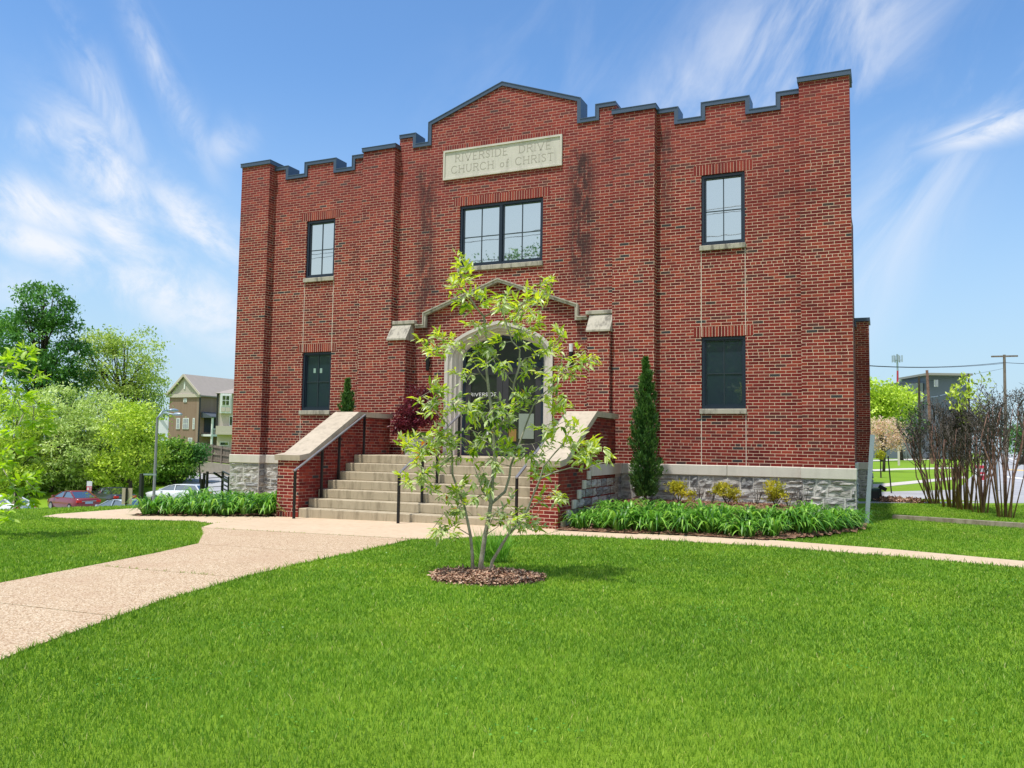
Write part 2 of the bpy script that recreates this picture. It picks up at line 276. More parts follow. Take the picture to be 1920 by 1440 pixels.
# ------------------------------------------------------------------ mesh helpers
def props(o,label=None,cat=None,group=None,kind=None):
    if label: o['label']=label
    if cat: o['category']=cat
    if group: o['group']=group
    if kind: o['kind']=kind
    return o
def thing(name,label,cat,loc=(0,0,0),group=None,rz=0):
    o=bpy.data.objects.new(name,None); COL.objects.link(o); o.location=loc; o.rotation_euler=(0,0,rz); o.empty_display_size=.2
    return props(o,label,cat,group)
def wloc(p):
    v=Vector((0,0,0))
    while p is not None: v+=p.location; p=p.parent
    return v
class MB:
    def __init__(s): s.v=[]; s.f=[]; s.t=[]
    def add(s,vs,fs,tone=0.0):
        b=len(s.v); s.v+= [tuple(v) for v in vs]; s.f+=[tuple(b+i for i in f) for f in fs]; s.t+=[tone]*len(vs); return s
    def box(s,x0,x1,y0,y1,z0,z1,tone=0.):
        return s.add([(x0,y0,z0),(x1,y0,z0),(x1,y1,z0),(x0,y1,z0),(x0,y0,z1),(x1,y0,z1),(x1,y1,z1),(x0,y1,z1)],[(0,3,2,1),(4,5,6,7),(0,1,5,4),(1,2,6,5),(2,3,7,6),(3,0,4,7)],tone)
    def cbox(s,x0,x1,y0,y1,z0,z1,c=.01,tone=0.):
        # box with chamfered edges
        V=[];xs=(x0,x1);ys=(y0,y1);zs=(z0,z1);sg=(1,-1)
        idx={}
        for i in(0,1):
            for j in(0,1):
                for k in(0,1):
                    idx[i,j,k]=len(V)
                    V+=[(xs[i],ys[j]+sg[j]*c,zs[k]+sg[k]*c),(xs[i]+sg[i]*c,ys[j],zs[k]+sg[k]*c),(xs[i]+sg[i]*c,ys[j]+sg[j]*c,zs[k])]
        Fs=[]
        for a in range(3):
            for e in(0,1):
                q=[]
                for (p,r) in((0,0),(1,0),(1,1),(0,1)):
                    t=[0,0,0]; t[a]=e; o=[b for b in range(3) if b!=a]; t[o[0]]=p; t[o[1]]=r; q.append(idx[tuple(t)]+a)
                Fs.append(tuple(q))
        for i in(0,1):
            for j in(0,1):
                Fs.append((idx[0,i,j]+1,idx[1,i,j]+1,idx[1,i,j]+2,idx[0,i,j]+2)); Fs.append((idx[i,0,j]+0,idx[i,1,j]+0,idx[i,1,j]+2,idx[i,0,j]+2)); Fs.append((idx[i,j,0]+0,idx[i,j,1]+0,idx[i,j,1]+1,idx[i,j,0]+1))
        for k in idx.values(): Fs.append((k,k+1,k+2))
        return s.add(V,Fs,tone)
    def obox(s,o,ax,ay,az):
        o=Vector(o);ax=Vector(ax);ay=Vector(ay);az=Vector(az)
        return s.add([o,o+ax,o+ax+ay,o+ay,o+az,o+ax+az,o+ax+ay+az,o+ay+az],[(0,3,2,1),(4,5,6,7),(0,1,5,4),(1,2,6,5),(2,3,7,6),(3,0,4,7)])
    def bar(s,a,b,w,h,up=(0,0,1)):
        a=Vector(a);b=Vector(b);d=(b-a).normalized();u=Vector(up)
        if abs(d.dot(u))>.98: u=Vector((0,1,0))
        r=d.cross(u).normalized();u=r.cross(d)
        return s.obox(a-r*w/2-u*h/2,(b-a),r*w,u*h)
    def prism(s,pts,ax,a0,a1):
        # pts 2D polygon; ax: extrude axis
        n=len(pts)
        def P(p,a): return (a,p[0],p[1]) if ax=='x' else ((p[0],a,p[1]) if ax=='y' else (p[0],p[1],a))
        return s.add([P(p,a0) for p in pts]+[P(p,a1) for p in pts],[tuple(range(n)),tuple(range(2*n-1,n-1,-1))]+[(i,(i+1)%n,n+(i+1)%n,n+i) for i in range(n)])
    def tube(s,path,rad,n=6,caps=True):
        path=[Vector(p) for p in path]; 
        if not hasattr(rad,'__len__'): rad=[rad]*len(path)
        b=len(s.v); up=None
        for i,p in enumerate(path):
            d=(path[min(i+1,len(path)-1)]-path[max(i-1,0)])
            d=d.normalized() if d.length>1e-9 else Vector((0,0,1))
            if up is None: up=Vector((1,0,0)) if abs(d.x)<.8 else Vector((0,1,0))
            r=d.cross(up); r.normalize(); up=r.cross(d).normalized() if False else up
            u=r.cross(d)
            for k in range(n):
                a=2*math.pi*k/n; s.v.append(tuple(p+(r*math.cos(a)+u*math.sin(a))*rad[i]))
            s.t+=[0.0]*n
        for i in range(len(path)-1):
            for k in range(n):
                s.f.append((b+i*n+k,b+i*n+(k+1)%n,b+(i+1)*n+(k+1)%n,b+(i+1)*n+k))
        if caps and n>2:
            s.f.append(tuple(b+k for k in range(n-1,-1,-1))); s.f.append(tuple(b+(len(path)-1)*n+k for k in range(n)))
        return s
    def lathe(s,c,prof,n=16):
        b=len(s.v)
        for (r,z) in prof:
            for k in range(n):
                a=2*math.pi*k/n; s.v.append((c[0]+r*math.cos(a),c[1]+r*math.sin(a),c[2]+z)); s.t.append(0.)
        for i in range(len(prof)-1):
            for k in range(n): s.f.append((b+i*n+k,b+i*n+(k+1)%n,b+(i+1)*n+(k+1)%n,b+(i+1)*n+k))
        s.f.append(tuple(b+k for k in range(n-1,-1,-1))); s.f.append(tuple(b+(len(prof)-1)*n+k for k in range(n)))
        return s
    def build(s,name,mat,parent=None,smooth=False,fix=True,local=False):
        me=bpy.data.meshes.new(name); off=Vector((0,0,0)) if (local or parent is None) else wloc(parent)
        me.from_pydata([(a-off.x,b-off.y,c-off.z) for a,b,c in s.v],[],s.f)
        me.materials.append(mat)
        if any(s.t):
            at_=me.attributes.new('tone','FLOAT','POINT'); at_.data.foreach_set('value',s.t)
        if fix:
            import bmesh
            bm=bmesh.new(); bm.from_mesh(me); bmesh.ops.recalc_face_normals(bm,faces=bm.faces); bm.to_mesh(me); bm.free()
        if smooth: me.polygons.foreach_set('use_smooth',[True]*len(me.polygons))
        o=bpy.data.objects.new(name,me); COL.objects.link(o)
        if parent: o.parent=parent
        return o
def np_mesh(name,V,Fs,mat,tone=None,parent=None,smooth=False):
    V=np.asarray(V,np.float32)
    if parent is not None: V=V-np.array(wloc(parent),np.float32)
    me=bpy.data.meshes.new(name); me.vertices.add(len(V)); me.vertices.foreach_set('co',V.ravel())
    loops=np.concatenate([f.ravel() for f in Fs]).astype(np.int32); tot=np.concatenate([np.full(len(f),f.shape[1],np.int32) for f in Fs])
    me.loops.add(len(loops)); me.loops.foreach_set('vertex_index',loops)
    st=np.concatenate([[0],np.cumsum(tot)[:-1]]).astype(np.int32)
    me.polygons.add(len(tot)); me.polygons.foreach_set('loop_start',st)
    try: me.polygons.foreach_set('loop_total',tot)
    except Exception: pass
    if smooth: me.polygons.foreach_set('use_smooth',np.ones(len(tot),bool))
    me.update(calc_edges=True); me.materials.append(mat)
    if tone is not None:
        a=me.attributes.new('tone','FLOAT','POINT'); a.data.foreach_set('value',np.asarray(tone,np.float32))
    o=bpy.data.objects.new(name,me); COL.objects.link(o)
    if parent is not None: o.parent=parent
    return o
def unit(a): return a/np.maximum(np.linalg.norm(a,axis=-1,keepdims=True),1e-9)
def leaves_big(P,A,Nn,L,W,fold=.25,curl=.15):
    """folded lance leaves: base P, axis A, normal Nn, length L, width W"""
    n=len(P); A=unit(A); B=unit(np.cross(Nn,A)); Nn=np.cross(A,B); L=L[:,None]; W=W[:,None]; cu=curl*RS.uniform(-.4,2.6,(n,1)); fd=fold*RS.uniform(.4,1.8,(n,1))
    def pt(t,side,hw): 
        return P+A*L*t+B*(side*hw)*W+Nn*(abs(side)*hw*W*fd*2-cu*L*t*t)
    vs=[pt(0,0,0),pt(.3,-1,.42),pt(.3,0,0),pt(.3,1,.42),pt(.68,-1,.38),pt(.68,0,0),pt(.68,1,.38),pt(1,0,0)]
    V=np.stack(vs,1).reshape(-1,3); o=(np.arange(n)*8)[:,None]
    T=np.concatenate([o+np.array([0,2,1]),o+np.array([0,3,2]),o+np.array([4,5,7]),o+np.array([5,6,7])]); Q=np.concatenate([o+np.array([1,2,5,4]),o+np.array([2,3,6,5])])
    return V,[T,Q],8
def leaves_small(P,A,Nn,L,W):
    n=len(P); A=unit(A); B=unit(np.cross(Nn,A)); L=L[:,None]; W=W[:,None]
    V=np.stack([P,P+A*L*.5+B*W*.5,P+A*L,P+A*L*.5-B*W*.5],1).reshape(-1,3); o=(np.arange(n)*4)[:,None]
    return V,[o+np.array([0,1,2,3])],4
def rdir(n,up=0): 
    d=RS.normal(size=(n,3)); d[:,2]+=up; return unit(d)
# ------------------------------------------------------------------ world & sun
sunv=Vector((-.11,-.30,.95)).normalized()
sl=bpy.data.lights.new('sun','SUN'); sl.energy=3.9; sl.angle=math.radians(2.0); sl.color=(1,.955,.88)
so=bpy.data.objects.new('sun',sl); COL.objects.link(so); so.rotation_euler=sunv.to_track_quat('Z','Y').to_euler(); so.location=(0,-30,40)
W=bpy.data.worlds.new('World'); S.world=W; W.use_nodes=True
w=N('w',True); w.t=W.node_tree; bg=w.t.nodes['Background']
D=w.vm('NORMALIZE',w.n('ShaderNodeTexCoord').outputs['Generated']); dx,dy,dz=w.xyz(D)
sky=w.n('ShaderNodeTexSky'); sky.sky_type='NISHITA'; sky.sun_disc=False; sky.sun_elevation=math.asin(sunv.z); sky.sun_rotation=math.atan2(sunv.x,sunv.y); sky.altitude=100; sky.air_density=1.0; sky.dust_density=.6; sky.ozone_density=2.2
skc=w.n('ShaderNodeHueSaturation',{'Saturation':1.1,'Value':1.0,'Color':sky.outputs[0]}).outputs[0]
az=w.m('ARCTAN2',dx,dy); el=w.m('ARCSINE',dz)
def azel(px,py):
    d=(FWD*F+RT*(px-960)-UP*(py-720)).normalized(); return math.atan2(d.x,d.y),math.asin(d.z)
def blob(px,py,ru,rv,rot=0):
    a0,e0=azel(px,py); c,s_=math.cos(rot),math.sin(rot)
    a=w.m('SUBTRACT',az,a0); e=w.m('SUBTRACT',el,e0)
    p=w.m('ADD',w.m('MULTIPLY',a,c/ru),w.m('MULTIPLY',e,s_/ru)); q=w.m('ADD',w.m('MULTIPLY',a,-s_/rv),w.m('MULTIPLY',e,c/rv))
    r2=w.m('ADD',w.m('MULTIPLY',p,p),w.m('MULTIPLY',q,q)); return w.m('EXPONENT',w.m('MULTIPLY',r2,-1.0))
def streak(rot,along,across,seed,detail=7,rough=.62,dist=.9):
    c,s_=math.cos(rot),math.sin(rot)
    p=w.m('ADD',w.m('MULTIPLY',az,c*along),w.m('MULTIPLY',el,s_*along)); q=w.m('ADD',w.m('MULTIPLY',az,-s_*across),w.m('MULTIPLY',el,c*across))
    return w.noise(w.vec(p,q,seed),1.0,detail,rough,dist)
def addm(l):
    r=l[0]
    for k in l[1:]: r=w.m('MAXIMUM',r,k)
    return r
k=1/F
R45=math.radians(48)
mR=addm([blob(1330,150,330*k,90*k,R45),blob(1560,130,330*k,110*k,R45),blob(1470,40,300*k,130*k,R45),w.m('MULTIPLY',blob(1690,400,330*k,80*k,math.radians(55)),.75),w.m('MULTIPLY',blob(1000,160,330*k,130*k,R45),.25)])
cR=w.m('MULTIPLY',w.mr(streak(R45,4.2,10,1.7,8,.60,.7),.38,.72),mR)
mT=blob(1855,243,85*k,22*k,math.radians(8)); cT=w.m('MULTIPLY',w.mr(streak(math.radians(10),6,30,4.2),.3,.6),mT)
RL=math.radians(-58)
mL=addm([blob(195,185,120*k,30*k,RL),blob(315,160,130*k,24*k,RL),w.m('MULTIPLY',blob(350,230,70*k,26*k,RL),.8),w.m('MULTIPLY',blob(90,240,75*k,32*k,.5),.7),w.m('MULTIPLY',blob(425,270,50*k,30*k,.6),.6)])
cL=w.m('MULTIPLY',w.mr(streak(RL,9,18,8.8,7,.58,.5),.34,.70),w.m('MULTIPLY',mL,.8))
R2=math.radians(-32)
mP=addm([blob(60,385,120*k,42*k,-.2),blob(70,455,190*k,32*k,-.25),blob(200,330,120*k,55*k,-.9),blob(225,435,95*k,38*k,-.7),blob(370,420,110*k,40*k,-.65),w.m('MULTIPLY',blob(250,535,130*k,45*k,-.1),.8),blob(350,560,160*k,60*k,-.5),w.m('MULTIPLY',blob(60,550,120*k,50*k,-.3),.5)])
cP=w.m('MULTIPLY',w.mr(streak(R2,9,15,3.1,9,.64,.4),.32,.66),mP)
hz=w.m('SUBTRACT',1,w.mr(el,-.02,.44)); hz=w.m('MULTIPLY',hz,.86)
back=w.m('MULTIPLY',w.mr(w.m('MULTIPLY',dy,-1),-.05,.55),.82)   # thin high overcast over the southern sky
gen=w.mr(streak(.6,1.6,3.0,5.5),.45,.8)
cl=addm([w.m('MULTIPLY',cR,.62),cT,cL,cP]); 
skc=w.mix(1,skc,(.90,1.05,1.14),'MULTIPLY')
c1=w.mix(hz,skc,(2.75,3.65,4.4))
c1=w.mix(w.m('MULTIPLY',back,w.m('ADD',.72,w.m('MULTIPLY',gen,.28))),c1,(5.3,5.5,5.35))
c2=w.mix(w.m('MINIMUM',w.m('MULTIPLY',cl,1.05),.95),c1,(4.9,5.1,5.5))
w.set(bg.inputs[0],c2); bg.inputs[1].default_value=.15
vs=S.view_settings; vs.view_transform='Standard'; vs.look='None'; vs.exposure=.30; vs.gamma=1
S.render.engine='CYCLES'; S.cycles.max_bounces=6; S.cycles.transparent_max_bounces=8
try: S.cycles.use_denoising=True
except Exception: pass
# ------------------------------------------------------------------ terrain
def in_poly(pts,poly):
    x,y=pts[:,0],pts[:,1]; r=np.zeros(len(pts),bool); n=len(poly)
    for i in range(n):
        x0,y0=poly[i]; x1,y1=poly[(i+1)%n]
        if y0==y1: continue
        c=((y0>y)!=(y1>y))&(x<(x1-x0)*(y-y0)/(y1-y0)+x0); r^=c
    return r
def grid_sheet(name,xs,ys,hf,mat,kind='structure'):
    V=np.array([(x,y,hf(x,y)) for y in ys for x in xs]); nx=len(xs); ny=len(ys)
    i=np.arange(nx-1)[None,:]+np.arange(ny-1)[:,None]*nx; i=i.ravel(); Fc=np.stack([i,i+1,i+nx+1,i+nx],1)
    o=np_mesh(name,V,[Fc],mat,smooth=True); o['kind']=kind; return o
def lin(a,b,s): return list(np.arange(a,b,s))
gx=[-1500,-700,-350]+lin(-220,-60,5)+lin(-60,-12,1.5)+lin(-12,-7,.35)+lin(-7,14,1.0)+lin(14,60,4)+[80,150,350,800,1500]
gy=[-900,-400,-150,-90]+lin(-60,-20,5)+lin(-20,14,1.0)+lin(14,150,3)+[180,260,400,800,1600]
grid_sheet('ground',gx,gy,H,M['turf'])
def sheet(name,poly,mat,dz,th=.06,kind='structure',hf=None,parent=None):
    hf=hf or H; m=MB(); n=len(poly)
    top=[(x,y,hf(x,y)+dz) for x,y in poly]; bot=[(x,y,z-th) for x,y,z in top]
    m.add(top+bot,[tuple(range(n)),tuple(range(2*n-1,n-1,-1))]+[(i,(i+1)%n,n+(i+1)%n,n+i) for i in range(n)])
    o=m.build(name,mat,parent); 
    if kind: o['kind']=kind
    return o
PATHL=[(-2.62,-6.42),(-1.9,-7.1),(-.85,-8.28),(-.5,-9.4),(-.27,-10.48),(.02,-11.87),(.35,-13.6),(.9,-16),(1.6,-19),(2.4,-24)]
PATHR=[(1.62,-6.42),(1.68,-7.1),(1.77,-8.28),(1.82,-9.4),(1.95,-10.48),(2.25,-11.87),(2.85,-13.6),(3.9,-16),(5.4,-19),(7.4,-24)]
PATH=PATHL+PATHR[::-1]
# slabs with joints
def lerp2(a,b,t): return (a[0]+(b[0]-a[0])*t,a[1]+(b[1]-a[1])*t)
def side_at(L,y):
    for a,b in zip(L[:-1],L[1:]):
        if b[1]<=y<=a[1]: return lerp2(a,b,(a[1]-y)/(a[1]-b[1]))
    return L[-1]
cuts=[-6.43,-8.35,-10.55,-12.6,-14.9,-17.3,-20,-23.9]
for a,b in zip(cuts[:-1],cuts[1:]):
    a2,b2=a-.008,b+.008; ls=[side_at(PATHL,a2)]+[p for p in PATHL if b2<p[1]<a2]+[side_at(PATHL,b2)]; rs=[side_at(PATHR,a2)]+[p for p in PATHR if b2<p[1]<a2]+[side_at(PATHR,b2)]
    sheet('path_slab',ls+rs[::-1],M['agg'],.012)
sheet('path_bed',PATH,M['path_joint'],-.004,.02)
PAD=[(-3.0,-3.90),(-3.0,-5.7),(-2.62,-6.41),(1.62,-6.41),(2.0,-6.2),(2.5,-5.5),(3.16,-4.92),(3.16,-3.9)]
sheet('entrance_apron',PAD,M['pad'],.014)
SIDEW=[(-3.015,-3.9),(-5.75,-5.05),(-5.9,-4.4),(-5.9,2),(-7.25,2),(-7.25,-5.6),(-7.0,-6.1),(-6.4,-6.12),(-3.75,-5.45),(-3.015,-5.7)]
sheet('side_walk',SIDEW,M['pad'],.013)
RWALK=[(3.18,-4.9),(4.2,-4.9),(5.4,-4.86),(6.71,-4.86),(8.2,-5.12),(9.75,-5.5),(13,-6.4),(18,-8),(18.3,-7.3),(13,-5.7),(9.85,-4.8),(8.2,-4.25),(6.6,-3.98),(5.2,-4.05),(4.2,-4.12),(3.18,-4.2)]
sheet('garden_walk',RWALK,M['pad'],.013)
BEDR=[(3.1,-4.12),(4.2,-4.1),(5.2,-4.03),(6.5,-3.97),(7.1,-3.2),(7.6,-1.9),(7.85,-.8),(7.75,-.1),(3.1,-.1)]
BEDL=[(-3.06,-3.95),(-5.72,-5.02),(-5.85,-4.4),(-5.95,-.1),(-3.06,-.1)]
def bedz(x,y):
    z=H(x,y)
    if x>0: z+=.30*sm(-4.1,-.6,y)*(1-sm(6.2,7.6,x))+.03
    else: z+=.16*sm(-4.8,-1.5,y)+.03
    return z
def bed(name,poly,x0,x1,y0,y1,st=.12):
    xs=np.arange(x0,x1+st,st); ys=np.arange(y0,y1+st,st); X,Y=np.meshgrid(xs,ys); ok=in_poly(np.stack([X.ravel(),Y.ravel()],1),poly).reshape(X.shape)
    V=np.array([(x,y,bedz(x,y)+.02*math.sin(x*31)*math.sin(y*27)) for x,y in zip(X.ravel(),Y.ravel())]); nx=len(xs); q=[]
    for j in range(len(ys)-1):
        for i in range(len(xs)-1):
            if ok[j,i] or ok[j,i+1] or ok[j+1,i] or ok[j+1,i+1]: q.append((j*nx+i,j*nx+i+1,(j+1)*nx+i+1,(j+1)*nx+i))
    o=np_mesh(name,V,[np.array(q)],M['bedmulch'],smooth=True); o['kind']='structure'
    return o
bed('planting_bed_soil',BEDR,3.06,7.9,-4.2,0); bed('planting_bed_soil',BEDL,-6,-3.04,-5.1,0)
def chips(name,pts,zf,lab,n,L=.05,mt='mulch'):
    P=np.array([(x,y,zf(x,y)+.012+.02*random.random()) for x,y in pts]); n=len(P); A=rdir(n); A[:,2]*=.25; Nn=unit(np.array([0,0,1.])+RS.normal(size=(n,3))*.35)
    V,Fs,k=leaves_small(P,A,Nn,RS.uniform(.4,1.3,n)*L,RS.uniform(.25,.6,n)*L); o=np_mesh(name,V,Fs,M[mt],np.repeat(RS.uniform(0,1,n),k)); props(o,lab,'mulch',None,'stuff'); return o
def sample(poly,n):
    p=np.array(poly); q=RS.uniform(p.min(0),p.max(0),(n,2)); return q[in_poly(q,poly)]
# mulch ring round the young tree
TB=Vector((4.18,-9.38,-.075))
RING=[(4.30+.62*math.cos(a)*(1+.08*math.sin(3*a)),-9.47+.52*math.sin(a)*(1+.07*math.cos(2*a))) for a in [i*2*math.pi/28 for i in range(28)]]
def ringz(x,y): return H(x,y)+.055*max(0,1-((x-4.33)**2/.64+(y-9.47*-1)**2/.36))
m=MB(); m.add([(4.33,-9.47,H(4.3,-9.4)+.07)]+[((4.33+(x-4.33)*f),(-9.47+(y+9.47)*f),H(x,y)+z) for f,z in ((.55,.05),(1,.004)) for x,y in RING],[(0,1+i,1+(i+1)%28) for i in range(28)]+[(1+i,29+i,29+(i+1)%28,1+(i+1)%28) for i in range(28)])
o=m.build('mulch_ring',M['mulch'],None,True); o['kind']='structure'
chips('mulch_chips',sample(RING,5200),ringz,'loose brown bark chips in the ring under the young tree',0,.055)
chips('mulch_chips',np.concatenate([sample(BEDR,5200),sample(BEDL,2600)]),bedz,'loose brown bark chips over the planting beds beside the steps',0,.06,'bedmulch')
# ------------------------------------------------------------------ grass
def grass(name,x0,x1,y0,y1,n,lab,dens=True):
    pts=RS.uniform((x0,y0),(x1,y1),(n,2))
    d=np.hypot(pts[:,0]-CAM.x,pts[:,1]-CAM.y)
    # lateral wedge with a generous margin
    rel=pts-np.array([CAM.x,CAM.y]); f=rel@np.array([FWD.x,FWD.y]); r=rel@np.array([RT.x,RT.y])
    ok=(f>1.5)&(np.abs(r)<f*.66+1.8)
    pr=np.clip((5.2/np.maximum(d,1))**1.55,0,1) if dens else np.ones(n)
    ok&=RS.uniform(size=n)<pr
    for poly in (PATH,PAD,SIDEW,RWALK,BEDR,BEDL,RING): ok&=~in_poly(pts,poly)
    ok&=~((np.abs(pts[:,0])<7.75)&(pts[:,1]>-.24)); ok&=~((np.abs(pts[:,0])<3.1)&(pts[:,1]>-3.9))
    s=(-8.3+np.minimum(0,pts[:,1]+3)*0.555)-pts[:,0]; ok&=s<-.15
    ok&=pts[:,1]<7.55+.42*(pts[:,0]-8.6)
    pts=pts[ok]; d=d[ok]; n=len(pts)
    z=np.array([H(x,y) for x,y in pts])
    sc=np.clip(d/5.2,.85,2.2)
    edge=np.zeros(n)
    for L in (PATHR,PATHL,):
        P=np.array(L)
        for a,b in zip(P[:-1],P[1:]):
            t=np.clip(((pts-a)@(b-a))/((b-a)@(b-a)),0,1); dd=np.linalg.norm(pts-(a+t[:,None]*(b-a)),axis=1); edge=np.maximum(edge,(dd<.10)*1.)
    for a,b in zip(np.array(RWALK[:7])[:-1],np.array(RWALK[:7])[1:]):
        t=np.clip(((pts-a)@(b-a))/((b-a)@(b-a)),0,1); dd=np.linalg.norm(pts-(a+t[:,None]*(b-a)),axis=1); edge=np.maximum(edge,(dd<.10)*1.)
    h=RS.uniform(.020,.044,n)*(1+.0*sc)*(1+edge*RS.uniform(0,1,n)**3*1.3)
    wd=RS.uniform(.0019,.0032,n)*sc**1.2
    a=RS.uniform(0,2*np.pi,n); lean=RS.uniform(.1,.95,n)*h; ld=RS.uniform(0,2*np.pi,n)
    base=np.stack([pts[:,0],pts[:,1],z-.004],1); S_=np.stack([np.cos(a),np.sin(a),np.zeros(n)],1)*wd[:,None]; Ld=np.stack([np.cos(ld)*lean,np.sin(ld)*lean,np.zeros(n)],1); Z=np.array([0,0,1.])
    mid=base+Z*h[:,None]*.6+Ld*.35; tip=base+Z*h[:,None]+Ld
    V=np.stack([base-S_,base+S_,mid+S_*.75,mid-S_*.75,tip],1).reshape(-1,3); o=(np.arange(n)*5)[:,None]
    pn=np.clip(RS.normal(.42,.2,n),0,1); pn=np.where(RS.uniform(size=n)<.03,RS.uniform(.85,1,n),pn)
    ob=np_mesh(name,V,[o+np.array([0,1,2,3]),o+np.array([3,2,4])],M['blade'],np.repeat(pn,5)); props(ob,lab,'grass',None,'stuff'); return n
grass('lawn_grass',-11,12,-16.8,9.5,4400000,'short green mown grass blades covering the lawn')
# weeds in path joints
def tufts(line,n,lab):
    P=[]
    for _ in range(n):
        t=random.random(); x=line[0][0]+(line[1][0]-line[0][0])*t; y=line[0][1]+(line[1][1]-line[0][1])*t
        for _ in range(random.randint(3,7)): P.append((x+random.gauss(0,.015),y+random.gauss(0,.008),H(x,y)))
    P=np.array(P); A=unit(RS.normal(size=(len(P),3))*.5+np.array([0,0,1.])); V,Fs,k=leaves_small(P,A,rdir(len(P)),RS.uniform(.02,.05,len(P)),RS.uniform(.004,.007,len(P)))
    props(np_mesh('joint_weeds',V,Fs,M['blade'],np.repeat(RS.uniform(.5,1,len(P)),k)),lab,'weeds',None,'stuff')
tufts(((-.1,-10.55),(1.6,-10.55)),26,'thin grass weeds growing in the nearer path joint')
tufts(((-2.6,-6.42),(.2,-6.42)),14,'sparse weeds along the apron edge joint')
# ------------------------------------------------------------------ church
ch=thing('church_building','two storey red brick church with stepped parapet, stone sign and arched entrance','church',(0,0,0))
AO,AI,MO,MI=7.660,6.713,3.745,2.814; PD=.215; PT=.37
OUTL=[(-6.71,8.70),(-6.24,8.70),(-6.24,8.42),(-5.72,8.42),(-5.72,8.72),(-4.70,8.72),(-4.70,8.42),(-4.22,8.42),(-4.22,8.71),(-3.745,8.71)]
OUTC=[(-2.814,9.05),(-2.33,9.05),(-2.33,8.77),(-1.99,8.77),(-1.99,9.26),(0,9.97),(1.99,9.26),(1.99,8.77),(2.33,8.77),(2.33,9.05),(2.814,9.05)]
OUTR=[(-x,z) for x,z in OUTL[::-1]]
def band_strip(m,poly,t,a0,a1,ax='y'):
    P=[Vector(p) for p in poly]; inn=[]
    for i,p in enumerate(P):
        ds=[]
        if i>0: ds.append((P[i]-P[i-1]).normalized())
        if i<len(P)-1: ds.append((P[i+1]-P[i]).normalized())
        ns=[Vector((d.y,-d.x)) for d in ds]
        inn.append(p+ns[0]*t if len(ns)==1 else p+(ns[0]+ns[1])*(t/(1+ns[0].dot(ns[1]))))
    b=[]
    for p,q in zip(P,inn):
        for (u,a) in ((p,a0),(q,a0),(q,a1),(p,a1)): b.append((u.x,a,u.y) if ax=='y' else (a,u.x,u.y))
    n=len(P); fs=[(0,1,2,3),(4*n-1,4*n-2,4*n-3,4*n-4)]
    for i in range(n-1):
        for k in range(4): fs.append((4*i+k,4*i+(k+1)%4,4*i+4+(k+1)%4,4*i+4+k))
    return m.add(b,fs)
# wall face with openings
import bmesh
def arch(o,n=12):
    """outline of the four-centred doorway, offset o inward from the stone surround's outer edge"""
    hw=1.38-o; sp=3.44-.12*o; ap=4.235-.92*o; pts=[]
    for i in range(n+1):
        t=i/n; x=hw*math.cos(t*math.pi/2)**1.0; 
        # blend of tight haunch and straight rise
        ang=t*math.pi/2; e=math.sin(ang)**.86; z=sp+(ap-sp)*(.62*e+.38*(1-math.cos(ang))) if True else 0
        pts.append((x,z))
    return pts
def arch(o,n=14):
    hw=1.38-o; sp=3.44-.12*o; ap=4.235-.92*o; pts=[]
    P0=Vector((hw,sp));P1=Vector((hw*.98,sp+(ap-sp)*.46));P2=Vector((hw*.58,sp+(ap-sp)*.80));P3=Vector((0,ap))
    for i in range(n+1):
        t=i/n; p=P0*(1-t)**3+P1*3*t*(1-t)**2+P2*3*t*t*(1-t)+P3*t**3; pts.append((p.x,p.y))
    return pts
def arch_full(o,zb):
    a=arch(o); return [(a[0][0],zb)]+a+[(-x,z) for x,z in a[-2::-1]]+[(-a[0][0],zb)]
def under(poly,t=.05):
    P=[Vector(p) for p in poly]; r=[]
    for i,p in enumerate(P):
        ds=[]
        if i>0: ds.append((P[i]-P[i-1]).normalized())
        if i<len(P)-1: ds.append((P[i+1]-P[i]).normalized())
        ns=[Vector((d.y,-d.x)) for d in ds]; q=p+(ns[0]*t if len(ns)==1 else (ns[0]+ns[1])*(t/(1+ns[0].dot(ns[1])))); r.append((q.x,q.y))
    return r
outline=[(-7.40,.95),(7.40,.95),(7.40,8.68),(6.72,8.68)]+under(OUTR)[::-1]+[(3.74,8.6),(2.82,8.6)]+under(OUTC)[::-1]+[(-2.82,8.6),(-3.74,8.6)]+under(OUTL)[::-1]+[(-6.72,8.68),(-7.40,8.68)]
W1,W2=4.702,5.606
WIN=[(-W2,-W1,2.162,3.668),(-W2,-W1,5.609,7.134),(W1,W2,2.162,3.668),(W1,W2,5.609,7.134),(-1.079,1.079,5.571,7.066)]
holes=[[(a,c),(b,c),(b,d),(a,d)] for a,b,c,d in WIN]+[arch_full(.06,1.05)]
bm=bmesh.new()
def loop(pts,y): 
    vs_=[bm.verts.new((x,y,z)) for x,z in pts]; return [bm.edges.new((vs_[i],vs_[(i+1)%len(vs_)])) for i in range(len(vs_))],vs_
E_=[]; e,ov=loop(outline,0); E_+=e; hv=[]
for hpts in holes: e,v_=loop(hpts,0); E_+=e; hv.append(v_)
bmesh.ops.triangle_fill(bm,use_beauty=True,use_dissolve=False,edges=E_,normal=(0,-1,0))
for f in bm.faces:
    if f.normal.y>0: f.normal_flip()
for v_,dep in zip(hv,[.16]*5+[.30]):
    b_=[bm.verts.new((v.co.x,dep,v.co.z)) for v in v_]
    for i in range(len(v_)):
        j=(i+1)%len(v_); bm.faces.new((v_[i],v_[j],b_[j],b_[i]))
b_=[bm.verts.new((v.co.x,PT,v.co.z)) for v in ov]
for i in range(len(ov)):
    j=(i+1)%len(ov); bm.faces.new((ov[i],b_[i],b_[j],ov[j]))
bb=[bm.verts.new((v.co.x,PT,v.co.z)) for v in ov]
eb=[bm.edges.new((bb[i],bb[(i+1)%len(bb)])) for i in range(len(bb))]
